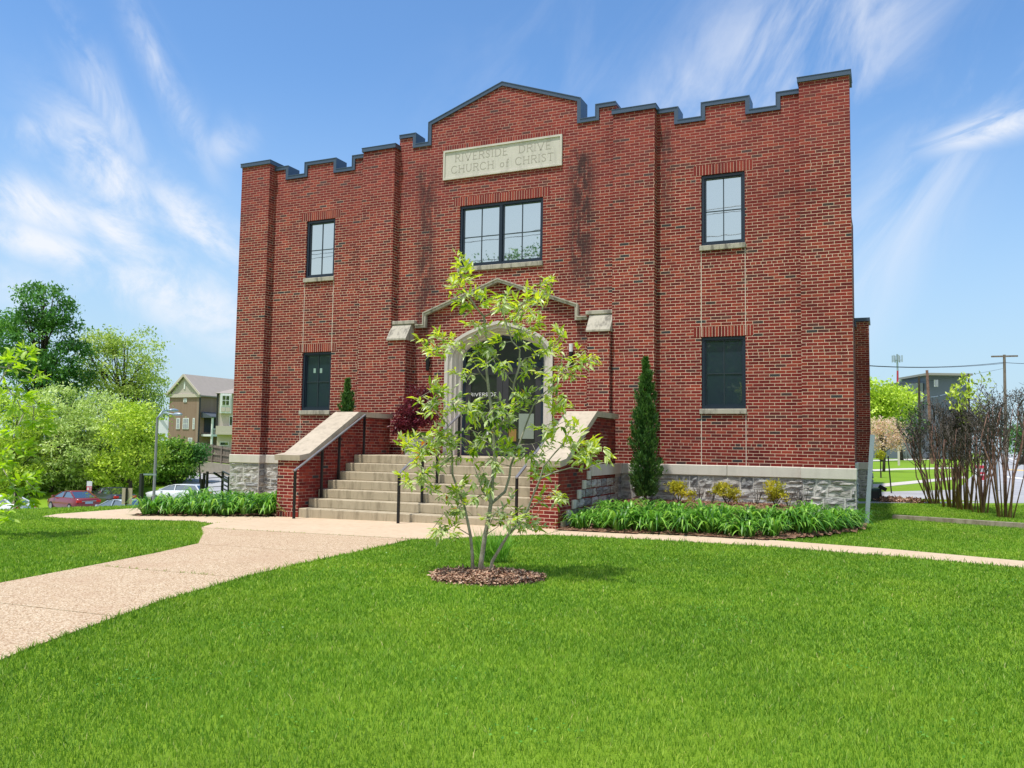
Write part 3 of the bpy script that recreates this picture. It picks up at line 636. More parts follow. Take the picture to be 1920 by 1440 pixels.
bmesh.ops.triangle_fill(bm,use_beauty=True,use_dissolve=False,edges=eb,normal=(0,1,0))
me=bpy.data.meshes.new('front_wall'); bm.to_mesh(me); bm.free(); me.materials.append(M['brick']); o=bpy.data.objects.new('front_wall',me); COL.objects.link(o); o.parent=ch
# body behind
m=MB(); m.box(-7.4,-7.05,PT+.002,9.0,.95,8.0); m.box(7.05,7.4,PT+.002,9.0,.95,8.0); m.box(-7.4,7.4,8.65,9.0,.95,8.0); m.build('side_wall',M['brick'],ch)
m=MB(); m.box(-7.045,7.045,PT+.003,8.64,7.55,7.62); m.build('roof',M['slate2'],ch)
m=MB(); m.box(-7.4,7.40,9.01,26,.95,5.0); m.box(7.40,7.77,9.6,10.5,.95,5.22); m.box(-7.77,-7.4,9.6,10.5,.95,5.22); wg=m.build('rear_wing',M['brick'],ch)
m=MB(); m.box(7.37,7.81,9.55,10.55,5.222,5.33); m.box(7.36,7.42,9.56,9.62,5.10,5.24); m.build('wing_coping',M['coping'],ch); m=MB(); m.box(7.0,7.44,9.05,26.05,5.002,5.10); m.build('wing_coping',M['coping'],ch); m=MB(); m.box(-7.81,-7.37,9.55,10.55,5.222,5.33); m.build('wing_coping',M['coping'],ch)
for a,b in ((-AO,-AI),(-MO,-MI),(MI,MO),(AI,AO)):
    e_=abs(a)>6 or abs(b)>6.9
    zt=8.78 if e_ else 8.70
    m=MB(); m.box(a,b,-PD,.02,.95,zt); m.build('pilaster',M['brick'],ch)
    m=MB(); zc=8.854 if e_ else 8.775
    m.box(a-.03,b+.03,-PD-.035,PT+.06,zc-.105,zc-.012); m.box(a-.038,b+.038,-PD-.043,PT+.065,zc-.0119,zc); m.build('coping',M['coping'],ch)
for P_ in (OUTL,OUTC,OUTR):
    m=MB(); band_strip(m,P_,.092,-.032,PT+.05); band_strip(m,[(x,z+.006) for x,z in P_],.018,-.042,-.033); m.build('coping',M['coping'],ch)
# water table and rubble base
def blocks(m,x0,x1,y0,y1,z0,z1,L=1.35,c=.012):
    n=max(1,round((x1-x0)/L)); 
    for i in range(n): m.cbox(x0+(x1-x0)*i/n+.003,x0+(x1-x0)*(i+1)/n-.003,y0,y1,z0,z1,c)
for s_ in (1,-1):
    m=MB()
    for (a,b,yy) in ((AI-.04,AO+.04,-PD-.045),(MO+.04,AI-.043,-.045),(3.05,MO+.037,-PD-.045)):
        x0,x1=(a,b) if s_>0 else (-b,-a); blocks(m,x0,x1,yy,.05,.783,1.0)
    x0,x1=(7.3,7.445) if s_>0 else (-7.445,-7.3); m.cbox(x0,x1,.06,9.5,.783,1.0,.012); m.cbox(7.3 if s_>0 else -7.81,7.81 if s_>0 else -7.3,9.56,10.54,.783,1.0,.012)
    m.build('water_table',M['band'],ch)
def rubble_wall(m,o,ux,L,z0,z1,nrm,seed):
    """coursed random stones on the plane through o along ux, facing nrm"""
    r=random.Random(seed); o=Vector(o);ux=Vector(ux);nm=Vector(nrm); z=z0
    while z<z1-.02:
        h=min(r.uniform(.11,.24),z1-z)
        if z1-(z+h)<.06: h=z1-z
        x=0
        while x<L-.01:
            w_=min(r.uniform(.18,.55),L-x)
            if L-(x+w_)<.09: w_=L-x
            segs=[(z,h)] if (h<.17 or r.random()<.6) else [(z,h*.5),(z+h*.5,h*.5)]
            for (zz,hh) in segs:
                g=.013; nx=4; nz=3; d0=r.uniform(.006,.03); tone=r.random(); vs_=[]; ph=[r.uniform(0,9) for _ in range(4)]
                for j in range(nz+1):
                    for i in range(nx+1):
                        u=x+g+(w_-2*g)*i/nx; v=zz+g+(hh-2*g)*j/nz
                        e_=(i in(0,nx))or(j in(0,nz)); 
                        dpt=(0 if e_ else d0+.016*math.sin(ph[0]+i*2.1+j*1.3)+.012*math.sin(ph[1]+i*.9-j*2.6))
                        ju=0 if not e_ else r.uniform(-.006,.006); jv=r.uniform(-.006,.006)
                        p=o+ux*(u+ju)+nm*(dpt+.004); vs_.append((p.x,p.y,v+jv))
                nfr=len(vs_); fs=[(j*(nx+1)+i,j*(nx+1)+i+1,(j+1)*(nx+1)+i+1,(j+1)*(nx+1)+i) for j in range(nz) for i in range(nx)]
                m.add(vs_,fs,max(.01,tone))
            x+=w_
        z+=h
for s_ in (1,-1):
    m=MB(); mm=MB()
    for (a,b,yy) in ((AI,AO+.02,-PD-.005),(MO,AI,-.002),(3.04,MO,-PD-.005)):
        x0,x1=(a,b) if s_>0 else (-b,-a); rubble_wall(m,(x0,yy,0),(1,0,0),x1-x0,-.45,.783,(0,-1,0),int(100+x0*7)); mm.box(x0,x1,yy,.1,-.6,.782)
    for xx,yy,L,nx_ in ((s_*AO+s_*.02,-PD,.4,s_),(s_*AI,-PD,PD,-s_),(s_*MO,-PD,PD,s_)): rubble_wall(m,(xx,yy,0),(0,1,0),L,-.45,.783,(nx_,0,0),int(200+xx*9))
    mm.box(min(s_*7.05,s_*7.40),max(s_*7.05,s_*7.40),.12,9.5,-.8,.95); rubble_wall(m,(s_*7.402,.15,0),(0,1,0),9.4,-.6,.783,(s_,0,0),31)
    xa,xb=min(s_*7.0,s_*7.79),max(s_*7.0,s_*7.79); mm.box(xa,xb,9.6,10.5,-.8,.782); rubble_wall(m,(xa,9.595,0),(1,0,0),xb-xa,-.6,.783,(0,-1,0),77); rubble_wall(m,(s_*7.795,9.6,0),(0,1,0),.9,-.6,.783,(s_,0,0),78)
    fd=mm.build('foundation',M['mortar'],ch); m.build('foundation_stone',M['rubble'],fd,fix=True)
# windows
def make_window(a,b,z0,z1,gm,pairs=1):
    w_=thing('window',None,None); w_.parent=ch; del_=None
    fr=MB(); y0,y1=.035,.125; t=.062
    fr.box(a+.004,a+t,y0,y1,z0+.004,z1-.004); fr.box(b-t,b-.004,y0,y1,z0+.004,z1-.004); fr.box(a+t,b-t,y0,y1,z1-t,z1-.004); fr.box(a+t,b-t,y0,y1,z0+.004,z0+t+.01)
    cs=[(a+t,b-t)] if pairs==1 else [(a+t,-.035),(.035,b-t)]
    if pairs==2: fr.box(-.035,.035,y0-.004,y1,z0+t+.01,z1-t)
    mu=MB(); pn=MB(); q=.026
    for (c,d) in cs:
        e0,e1=z0+t+.01,z1-t
        fr.box(c,c+q,y0+.03,y1,e0,e1); fr.box(d-q,d,y0+.03,y1,e0,e1); fr.box(c+q,d-q,y0+.03,y1,e1-q,e1); fr.box(c+q,d-q,y0+.03,y1,e0,e0+q)
        xm=(c+d)/2; zm=e0+(e1-e0)*.485; mu.box(xm-.009,xm+.009,.085,.099,e0+q,e1-q); mu.box(c+q,xm-.0092,.086,.099,zm-.009,zm+.009); mu.box(xm+.0092,d-q,.086,.099,zm-.009,zm+.009)
        pn.box(c+q,d-q,.10,.115,e0+q,e1-q)
    fr.build('frame',M['frame'],w_); mu.build('muntin',M['lead'],w_); pn.build('pane',gm,w_)
    s_=MB(); s_.cbox(a-.035,b+.02,-.045,.033,z0-.108,z0-.001,.008); s_.build('sill',M['lime_old'],w_)
    l_=MB(); l_.box(a-.16,b+.16,-.0025,.02,z1+.004,z1+.215); l_.build('lintel',M['soldier'],w_)
    return w_
for i,(a,b,c,d) in enumerate(WIN): make_window(a,b,c,d,M['glass_low'] if i in(0,2) else M['glass'],2 if i==4 else 1)
for s_ in (-1,1):
    for X in (W1,W2):
        for (z0,z1,yy) in ((1.002,2.05,-.0022),(3.68,5.498,-.0034)): m=MB(); m.box(s_*X-.006,s_*X+.006,yy,.01,z0,z1); m.build('control_joint',M['caulk'],ch)
for px in (590,602): m=MB(); p=aty(px,695,.098); m.box(p.x-.035,p.x+.035,.096,.0995,p.z-.06,p.z+.06); m.build('window_sticker',M['sticker'],ch)
# inscription stone
m=MB(); x0,x1,z0,z1=-1.542,1.542,7.745,8.474
m.box(x0,x1,-.02,.03,z0,z1); t=.045
m.box(x0,x0+t,-.045,-.0201,z0,z1); m.box(x1-t,x1,-.045,-.0201,z0,z1); m.box(x0+t,x1-t,-.045,-.0201,z1-t,z1); m.box(x0+t,x1-t,-.045,-.0201,z0,z0+t)
sg=m.build('sign_panel',M['lime'],ch)
G={'R':(.68,[[(0.1,0),(0.1,1)],[(.1,1),(.42,1),(.58,.9),(.6,.76),(.55,.6),(.42,.52),(.1,.52)],[(.36,.52),(.66,0)]]),
'I':(.25,[[(.12,0),(.12,1)]]),'V':(.78,[[(0.02,1),(.38,0)],[(.38,0),(.74,1)]]),'E':(.58,[[(.1,0),(.1,1)],[(.1,1),(.54,1)],[(.1,.52),(.44,.52)],[(.1,0),(.56,0)]]),
'S':(.55,[[(.48,.85),(.4,.96),(.26,1),(.12,.93),(.07,.78),(.14,.62),(.36,.46),(.47,.3),(.44,.12),(.3,0),(.16,.02),(.05,.14)]]),
'D':(.76,[[(.1,0),(.1,1)],[(.1,1),(.4,1),(.62,.86),(.7,.6),(.7,.4),(.62,.14),(.4,0),(.1,0)]]),
'C':(.78,[[(.72,.84),(.58,.96),(.4,1),(.2,.92),(.08,.7),(.05,.5),(.08,.3),(.2,.08),(.4,0),(.58,.04),(.72,.16)]]),
'H':(.78,[[(.1,0),(.1,1)],[(.68,0),(.68,1)],[(.1,.52),(.68,.52)]]),'U':(.76,[[(.1,1),(.1,.3),(.2,.06),(.38,0),(.56,.06),(.66,.3),(.66,1)]]),
'o':(.56,[[(.28,.6),(.12,.53),(.05,.3),(.12,.07),(.28,0),(.44,.07),(.5,.3),(.44,.53),(.28,.6)]]),'f':(.4,[[(.16,0),(.16,.78),(.22,.93),(.36,.95)],[(.04,.58),(.32,.58)]]),
'T':(.68,[[(.34,0),(.34,1)],[(.03,1),(.65,1)]]),' ':(.42,[])}
def lettering(m,text,x0,x1,z,h,y,wt,serif=True,dep=.004):
    tot=sum(G[c][0] for c in text)+.16*(len(text)-1); k=(x1-x0)/tot; x=x0
    for c in text:
        wd,st=G[c]
        for pl in st:
            P=[Vector((x+p[0]*k,z+p[1]*h)) for p in pl]
            for a,b in zip(P[:-1],P[1:]):
                d=(b-a).normalized(); a2=a-d*wt*.3; b2=b+d*wt*.3; nn=Vector((-d.y,d.x))*wt/2
                yy=y-random.uniform(0,.0006); q=[a2-nn,b2-nn,b2+nn,a2+nn]; m.add([(p.x,yy,p.y) for p in q]+[(p.x,y+dep,p.y) for p in q],[(0,1,2,3),(7,6,5,4),(0,4,5,1),(1,5,6,2),(2,6,7,3),(3,7,4,0)])
            if serif:
                for p,qv in ((P[0],P[1]),(P[-1],P[-2])):
                    if abs(p.y-z)<.002 or abs(p.y-z-h)<.002:
                        if abs((p-qv).y)>.3*h: s_=wt*1.5; m.box(p.x-s_,p.x+s_,y-.0008,y+dep,p.y-wt*.28,p.y+wt*.28)
        x+=(wd+.16)*k
m=MB(); lettering(m,'RIVERSIDE  DRIVE',-1.23,1.26,8.175,.175,-.0215,.0165); m.build('lettering',M['engrave'],sg); m=MB(); lettering(m,'CHURCH of CHRIST',-1.33,1.33,7.895,.175,-.0215,.0165); m.build('lettering',M['engrave'],sg)
m=MB(); m.box(-1.62,1.62,-.0025,.02,8.478,8.60); m.build('sign_lintel',M['soldier'],ch)
# entrance: gable coping, buttresses, arched surround, doors
PC=[(-2.20,4.225),(-1.985,4.225),(-1.985,4.505),(0,5.215),(1.985,4.505),(1.985,4.225),(2.20,4.225)]
m=MB(); band_strip(m,PC,.075,-.10,-.002); band_strip(m,[(x,z+.012) for x,z in PC],.03,-.125,-.1003); m.build('gable_coping',M['lime_old'],ch)
for s_ in (1,-1):
    a,b=(2.295,2.80) if s_>0 else (-2.80,-2.295)
    m=MB(); m.box(a,b,-.345,.01,.95,3.86); bt=m.build('buttress',M['brick'],ch)
    m=MB(); m.prism([(-.385,3.835),(-.385,3.875),(-.13,4.245),(-.004,4.245),(-.004,3.835)],'x',a-.02,b+.02); 
    i0,i1=(a-.11,b+.03) if s_>0 else (a-.03,b+.11)
    m.cbox(i0,i1,-.165,-.004,4.247,4.335,.01); m.build('buttress_cap',M['lime_old'],bt)
prof=[(0,-.045),(.0,-.062),(.085,-.062),(.095,-.045),(.10,-.02),(.125,.0),(.15,-.01),(.175,.0),(.185,.05),(.20,.085),(.235,.085),(.25,.12),(.265,.17),(.295,.185),(.315,.20),(.325,.235),(.33,.27)]
m=MB(); vs_=[];fs=[]; rows=[arch_full(o_,1.093) for o_,_ in prof]; nn=len(rows[0])
for (o_,yy),r_ in zip(prof,rows): vs_+=[(x,yy,z) for x,z in r_]
for i in range(len(prof)-1):
    for k2 in range(nn-1): fs.append((i*nn+k2,i*nn+k2+1,(i+1)*nn+k2+1,(i+1)*nn+k2))
m.add(vs_,fs); m.build('door_surround',M['lime'],ch)
inn=arch_full(.33,1.10); ym=.26
# door assembly
dr=thing('entrance_door',None,None); dr.parent=ch
def inside_arch_panel(o0,o1,y0,y1,mat,name,par,zb):
    A0=arch_full(o0,zb);A1=arch_full(o1,zb); n=len(A0); m=MB(); vs_=[(x,y0,z) for x,z in A0]+[(x,y0,z) for x,z in A1]+[(x,y1,z) for x,z in A1]
    m.add(vs_,[(i,i+1,n+i+1,n+i) for i in range(n-1)]+[(n+i,n+i+1,2*n+i+1,2*n+i) for i in range(n-1)]); return m.build(name,mat,par)
inside_arch_panel(.325,.40,.262,.30,M['frame'],'frame',dr,1.10)
m=MB(); m.box(-.99,.99,.255,.32,3.165,3.275); m.build('transom_bar',M['frame'],dr); m=MB(); m.box(-1.0,1.0,.268,.30,1.092,1.12); m.build('threshold',M['frame'],dr)
A_=arch_full(.385,3.276); m=MB(); m.add([(x,.315,z) for x,z in A_],[tuple(range(len(A_)))]); m.build('transom_pane',M['glass_door'],dr)
for s_ in (-1,1):
    x0,x1=(-.985,-.004) if s_<0 else (.004,.985); lf=MB(); zb,zt=1.122,3.163
    lf.box(x0,x0+.15,.275,.32,zb,zt); lf.box(x1-.15,x1,.275,.32,zb,zt); lf.box(x0+.15,x1-.15,.275,.32,zt-.16,zt); lf.box(x0+.15,x1-.15,.275,.32,zb,zb+.26)
    leaf=lf.build('door_leaf',M['door'],dr)
    m=MB(); m.box(x0+.15,x1-.15,.295,.31,zb+.26,zt-.16); m.build('door_pane',M['glass_door'],leaf)
    hx=-.085 if s_<0 else .085
    m=MB(); m.bar((hx,.225,1.95),(hx,.225,2.35),.022,.022); m.bar((hx,.225,1.98),(hx,.276,1.98),.02,.02); m.bar((hx,.225,2.32),(hx,.276,2.32),.02,.02); m.build('handle',M['rim'],leaf)
    if s_<0:
        m=MB(); lettering(m,'RIVERSIDE',-.86,-.17,2.50,.075,.2935,.012,False,.001); m.build('door_lettering',M['letter'],leaf)
        m=MB(); m.box(-.42,-.36,.291,.2945,1.58,1.66); m.build('door_sticker',M['white'],leaf)
    else:
        m=MB(); m.box(.42,.80,.288,.2942,1.50,2.08); m.build('notice_sheet',simple('pale_notice_paper',(.22,.27,.22),.6,0,.15,5),leaf)
        m=MB(); m.box(.17,.36,.288,.2942,1.44,1.72); m.build('notice_sheet',simple('yellow_notice_paper',(.26,.16,.035),.6,0,.35,14),leaf)
m=MB(); m.box(-1.0,1.0,.331,.35,1.1,4.0); m.build('door_backing',M['darkrec'],dr)
for s_ in (-1,1):
    X=s_*1.83
    ln=MB(); ln.tube([(X,-.085,3.10),(X,-.085,3.13),(X,-.085,3.44)],[.03,.04,.052],10); ln.bar((X,-.05,3.28),(X,.0,3.28),.05,.12); ln=ln.build('wall_lantern',M['black'],ch)
    m=MB(); m.tube([(X,-.085,3.442),(X,-.085,3.62)],[.045,.05],10); m.build('lantern_glass',M['white'],ln)
    m=MB(); m.cbox(s_*1.62-.045,s_*1.62+.045,-.07,0,2.34,2.48,.012); m.build('call_box',M['black'],ch)
# ------------------------------------------------------------------ steps and cheek walls
st=thing('entrance_steps','seven wide concrete steps rising to the arched church door between brick cheek walls','steps',(0,-3.9,-.15))
for k_ in range(7):
    m=MB(); y0=-3.94+.31*k_; z1=.036+.1755*k_; m.cbox(-2.492,2.492,y0,-.064 if k_==6 else -.5,(-.5 if k_==0 else z1-.1755),z1,.012); m.build('step' if k_<6 else 'landing',M['conc'],st)
def atx(px,py,X):
    q=FWD*F+RT*(px-960)-UP*(py-720); return CAM+q*((X-CAM.x)/q.x)
for s_ in (-1,1):
    a,b=(2.5,3.03) if s_>0 else (-3.03,-2.5)
    cw=MB(); cw.prism([(-3.95,-.5),(-3.95,1.0),(-3.63,1.02),(-1.95,1.915),(-.62,1.915),(-.62,-.5)],'x',a,b); cw=cw.build('cheek_wall',M['brick'],st)
    m=MB(); m.box(a-.003,b+.003,-3.9535,-3.90,-.16,-.055); m.build('base_course',M['soldier'],cw)
    m=MB(); band_strip(m,[(-4.01,1.085),(-3.70,1.125),(-1.99,2.035),(-.56,2.035)],.11,a-.05,b+.05,'x'); m.build('cheek_cap',M['cap'],cw)
    X=3.045; p0=atx(1055,978,X); p1=atx(1103.5,891,X); rb=MB(); 
    for i in range(6):
        t=i/5; yb=p0.y+(p1.y-p0.y)*t; zb=-.12+.168*i; xs_=(3.032,3.075) if s_>0 else (-3.075,-3.032)
        q=MB(); q.cbox(xs_[0],xs_[1],yb-.075,yb+.075,zb+.003,zb+.165,.006); q.build('quoin_block',M['band'],cw)
        if i<5:
            L_=-.19-(yb+.075); rubble_wall(rb,(s_*3.034,yb+.08,0),(0,1,0),L_,zb,zb+.168,(s_,0,0),500+i)
    q=MB(); q.box(min(s_*3.032,s_*3.08),max(s_*3.032,s_*3.08),p1.y+.10,-.17,.783,1.0)
    q.build('stone_ledge',M['band'],cw); rb.build('side_stonework',M['rubble'],cw); q=MB(); q.box(min(s_*2.5,s_*3.025),max(s_*2.5,s_*3.025),-.618,-.066,-.5,.80); q.build('stone_backing',M['mortar'],cw)
def handrail(X,lab):
    pts=[(-4.23,gz(X)+.005,.80),(-3.38,.2115,1.225),(-2.80,.5625,1.515),(-1.885,1.089,1.965)]
    h_=thing('handrail',lab,'handrail',(X,-4.23,gz(X)),'black steel handrails on the church steps')
    for y,z0,z1 in pts:
        m=MB(); m.box(X-.021,X+.021,y-.021,y+.021,z0,z1-.012); m.box(X-.05,X+.05,y-.05,y+.05,z0,z0+.008); m.build('post',M['black'],h_)
    m=MB(); m.bar((X,-4.26,.785),(X,-1.86,1.978),.05,.022); m.build('rail',M['railtop'],h_)
handrail(-2.37,'black handrail close to the left brick cheek wall of the steps'); handrail(0.0,'black handrail standing free in the middle of the steps'); handrail(2.37,'black handrail close to the right cheek wall, partly behind the young tree')
# ------------------------------------------------------------------ young magnolia in the lawn
def tp(px,py,dy=0.0):
    """pixel on the vertical plane through the young tree that faces the camera, pushed back by dy"""
    d0=(TB-CAM).dot(FWD); return at(px,py,d0+dy)
def leafy(name,par,clusters,mat,lo,hi,L,W_,spread,up=.25,droop=.0,tr=None):
    Ps=[];As=[];Ns=[];Ls=[];Ws=[];Ts=[]
    for c,dirv,tone in clusters:
        n=random.randint(lo,hi); ax=Vector(dirv).normalized()
        for i in range(n):
            a=2.4*i+random.uniform(-.4,.4); pr=Vector((math.cos(a),math.sin(a),0)); pr=(pr-ax*pr.dot(ax)).normalized() if abs(pr.dot(ax))<.95 else Vector((0,0,1))
            t=random.random(); d=(pr*(.55+.6*(1-t))+ax*(.45+.9*t)+Vector((0,0,up-droop*(1-t)))+Vector((random.gauss(0,.22),random.gauss(0,.22),random.gauss(0,.22)))).normalized()
            p=Vector(c)-ax*spread*(1-t)+Vector((random.gauss(0,.012),random.gauss(0,.012),random.gauss(0,.012)))
            nn=(Vector((0,0,1))+Vector((random.gauss(0,.45),random.gauss(0,.45),random.gauss(0,.3))))
            Ps.append(p);As.append(d);Ns.append(nn);s=random.uniform(.45,1.2)*(1-.2*t); Ls.append(L*s);Ws.append(W_*s*random.uniform(.85,1.15))
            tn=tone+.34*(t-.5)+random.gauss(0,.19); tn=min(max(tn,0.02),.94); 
            if random.random()<.012: tn=random.choice((.975,.99))
            Ts.append(tn)
    V,Fs,k=leaves_big(np.array(Ps),np.array(As),np.array(Ns),np.array(Ls),np.array(Ws),.22,.18)
    return np_mesh(name,V,Fs,mat,np.repeat(Ts,k),par,True)
yt=thing('young_tree','young multi stemmed magnolia standing in the mulch ring in front of the steps','tree',TB)
C5=lambda L_:[(700+x/4.115,500+y/4.115) for x,y in L_]
C7=lambda L_:[(760+x/4.236,780+y/4.236) for x,y in L_]
stems=[([(897,1082),(902,1045),(908,1004),(915,980),(922,945),(924,900),(926,862),(927,805),(922,770),(914,718),(911,695),(914,645),(907,594),(893,577),(880,556),(868,535),(862,505),(862,482)],.034,.006,0),
([(926,805),(945,828-40),(955,790),(963,760),(965,720),(972,690),(975,672),(974,655),(960,640),(951,612),(944,592),(935,575),(938,552)],.019,.005,-.12),
([(928,944),(948,922),(955,893),(957,874),(972,834),(987,790),(1000,760),(1018,740),(1036,722),(1052,700),(1072,672)],.019,.005,.22),
([(888,1075),(885,1040),(880,1004),(878,976),(870,945),(856,915),(848,890),(845,855),(840,820),(838,795),(827,785),(815,768),(806,752),(792,742)],.023,.005,.12),
([(914,1082),(922,1052),(942,1022),(953,1002),(972,981),(987,959),(1001,926),(1012,898),(1020,874),(1042,848),(1055,836),(1063,820),(1070,800)],.023,.005,-.18),
([(1012,898),(1040,886),(1072,877),(1098,880),(1130,868),(1147,866)],.010,.003,-.18),
([(987,959),(1012,940),(1035,925),(1060,926)],.008,.003,-.15),([(870,945),(850,955),(830,965),(806,1000)],.008,.003,.1),
([(922,945),(905,920),(892,880),(880,850),(868,835)],.010,.003,.25),([(914,718),(900,700),(885,672),(870,655),(852,648),(828,655)],.010,.003,.05),
([(907,594),(925,585),(945,578),(975,572),(995,560),(1008,545),(1024,525)],.010,.003,-.1),([(972,690),(985,672),(1000,668),(1020,660),(1040,640),(1058,622)],.009,.003,-.05),
([(840,820),(825,815),(800,845),(780,840),(765,850)],.009,.003,.15),([(880,1004),(850,985),(820,1003)],.007,.0025,.05),([(1036,722),(1060,690),(1090,680),(1118,682)],.008,.003,.2),
([(893,577),(875,570),(858,560)],.007,.003,0),([(845,855),(820,880),(790,890),(766,900)],.009,.003,.1),([(912,1000),(930,960),(950,945),(965,930)],.007,.003,-.1),([(965,720),(950,700),(930,690),(925,672)],.006,.003,-.15)]
tm=MB(); nodes=[]
for pts,r0,r1,dy in stems:
    n=len(pts); P=[]
    y0=0 if pts[0][1]>1070 else None
    for i,(x,y) in enumerate(pts):
        t=i/(n-1); dd=dy*(t if pts[0][1]>1060 else (.3+.7*t)); P.append(tp(x,y,dd*2.2)+Vector((random.gauss(0,.008),0,0)))
    if pts[0][1]>1060: P[0].z=H(P[0].x,P[0].y)-.03
    # attach branch starts to nearest existing node
    else:
        q=min(nodes,key=lambda a:(a[0]-P[0]).length)[0]; P[0]=q.copy()
    rr=[r0*(1-(i/(n-1))**.8)+r1*(i/(n-1))**.8 for i in range(n)]
    tm.tube(P,[r_*.90 for r_ in rr],8); nodes+=[(p,r) for p,r in zip(P,rr)]
CL=C5([(600,100),(730,20),(760,90),(680,140),(640,230),(690,270),(720,320),(800,190),(880,190),(950,230),(1040,190),(1100,230),(1180,180),(1190,240),(1330,110),(1310,230),(1000,300),(1070,300),(1130,330),(1220,350),(960,330),(770,440),(900,440),(1000,430),(1090,400),(1130,460),(1230,480),(1290,410),(1400,480),(1460,510),(530,520),(600,540),(400,620),(460,600),(560,640),(680,590),(770,570),(920,560),(1100,540),(1180,600),(1280,590),(1380,590),(1340,650),(1450,650),(1510,700),(1620,690),(1720,750),(1580,850),(1500,760),(1440,800),(1360,780),(1280,820),(1220,760),(1190,810),(830,740),(760,720),(720,800),(680,830),(870,650),(950,690),(930,660),(1010,770),(1000,820),(480,870),(470,920),(550,940),(310,1010),(380,1050),(430,1010),(480,1050),(600,1030),(660,1060),(590,1100),(370,1140),(430,1110),(740,1070),(800,1040),(850,1010),(950,1010),(780,1120),(850,1130),(920,1080),(1020,1080),(1080,1050),(1110,970),(1140,1010),(1200,950),(1250,1010),(1330,990),(1400,940),(1460,1000),(1520,1080),(1430,1080),(1360,1060),(1480,1190),(1400,1200),(1240,1230),(1050,1170),(960,1190),(880,1200),(800,1220),(730,1250),(950,1280),(870,1300),(820,1370),(960,1360),(1050,1370),(470,1230),(500,1280),(590,1290),(660,1330),(250,1330),(320,1310),(330,1390),(440,1380),(520,1380),(1370,1320),(1490,1330),(1660,1350),(1700,1330),(1600,1370)])
CL+=C7([(20,200),(60,260),(40,320),(20,480),(90,380),(110,460),(200,420),(260,380),(180,160),(240,150),(330,150),(340,230),(280,320),(340,360),(300,430),(230,560),(280,600),(350,630),(390,580),(430,540),(470,500),(420,640),(480,680),(400,740),(450,780),(360,760),(400,840),(280,860),(240,900),(200,950),(350,900),(430,920),(520,230),(570,200),(610,250),(680,330),(720,420),(740,180),(780,230),(840,300),(830,230),(600,380),(630,480),(640,570),(690,560),(850,620),(650,640),(680,780),(620,810),(760,770),(790,760),(850,780),(900,810),(960,770),(1000,820),(860,860),(900,900),(1060,890),(1010,320),(1090,300),(1170,170),(1280,190),(1390,210),(1490,200),(1350,320),(1430,280),(1490,310),(1330,360),(1390,400),(1540,360),(1640,370),(1050,400),(1120,420),(1190,400),(1010,480),(1100,590),(1210,610),(1260,630),(1150,640)])
lc=[]
for (x,y) in CL:
    dy=random.gauss(0,.26)
    P=tp(x,y,dy); q,r_=min(nodes,key=lambda a:(a[0]-P).length+max(0,a[0].z-P.z)*.5+(2 if a[1]>.016 else 0)*.2)
    if (q-P).length>.55: dy*=.3; P=tp(x,y,dy); q,r_=min(nodes,key=lambda a:(a[0]-P).length)
    md=(q+P)/2+Vector((random.gauss(0,.03),random.gauss(0,.03),-.03)); tm.tube([q,md,P],[min(r_*.7,.0055),.0034,.002],5); nodes.append((md,.005)); nodes.append((P,.003))
    d=(P-q).normalized(); d=(d+Vector((0,0,.45))).normalized()
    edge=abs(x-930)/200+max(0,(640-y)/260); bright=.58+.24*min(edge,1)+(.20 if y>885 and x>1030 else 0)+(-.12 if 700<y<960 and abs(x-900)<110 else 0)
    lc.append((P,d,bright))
tm.build('trunk',M['bark'],yt,True)
ex=[]
for P,d,bt in lc:
    if random.random()<.6:
        j=Vector((random.gauss(0,.075),random.gauss(0,.075),random.gauss(0,.06))); ex.append((P+j,d+Vector((random.gauss(0,.3),random.gauss(0,.3),random.gauss(0,.2))),bt+random.gauss(0,.06)))
for (x,y) in ((858,475),(866,482),(872,492),(862,500),(884,500),(855,520),(848,524)): ex.append((tp(x,y,random.gauss(0,.05)),Vector((0,0,1)),.8))
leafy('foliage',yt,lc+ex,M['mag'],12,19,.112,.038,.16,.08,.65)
# the neighbour at the left edge of the frame
nb=Vector((-4.75,-9.05,H(-4.75,-9.05))); d0=(nb-CAM).dot(FWD)
nt=thing('young_tree','young tree with lime green leaves reaching in from the left edge of the lawn','tree',nb)
m=MB(); nn_=[]
def ntp(x,y,dy): return at(x,y,d0+dy)
tr=[nb+Vector((0,0,-.05)),nb+Vector((-.03,0,.6)),ntp(-40,900,0),ntp(-30,800,.05),ntp(-15,740,.05),ntp(15,690,0),ntp(40,660,0)]
m.tube(tr,[.04,.036,.032,.024,.016,.01,.005],8); nn_+=tr[1:]
NC=[(15,672),(40,660),(62,655),(30,690),(70,700),(55,715),(10,720),(30,745),(75,712),(60,745),(20,770),(45,775),(80,765),(90,758),(60,800),(25,810),(95,800),(75,790),(10,840),(40,840),(100,806),(55,850),(20,870),(20,900),(45,895),(60,890),(30,920),(50,920),(75,925),(15,935),(40,945),(62,940),(5,960),(70,905),(-20,700),(-40,680),(-60,740),(-50,800),(-90,760),(-70,840),(-100,820),(-30,870),(-60,900),(-110,880),(-80,940),(-20,950),(-130,780),(-140,850),(-100,700),(-60,660)]
lc=[]
for x,y in NC:
    P=ntp(x,y,random.gauss(0,.30)); q=min(nn_,key=lambda a:(a-P).length+max(0,a.z-P.z)*.6); md=(q+P)/2+Vector((0,0,-.02)); m.tube([q,md,P],[.009,.006,.003],5); nn_+=[md,P]; lc.append((P,(P-q).normalized()+Vector((0,0,.4)),.55))
m.build('trunk',M['bark'],nt,True)
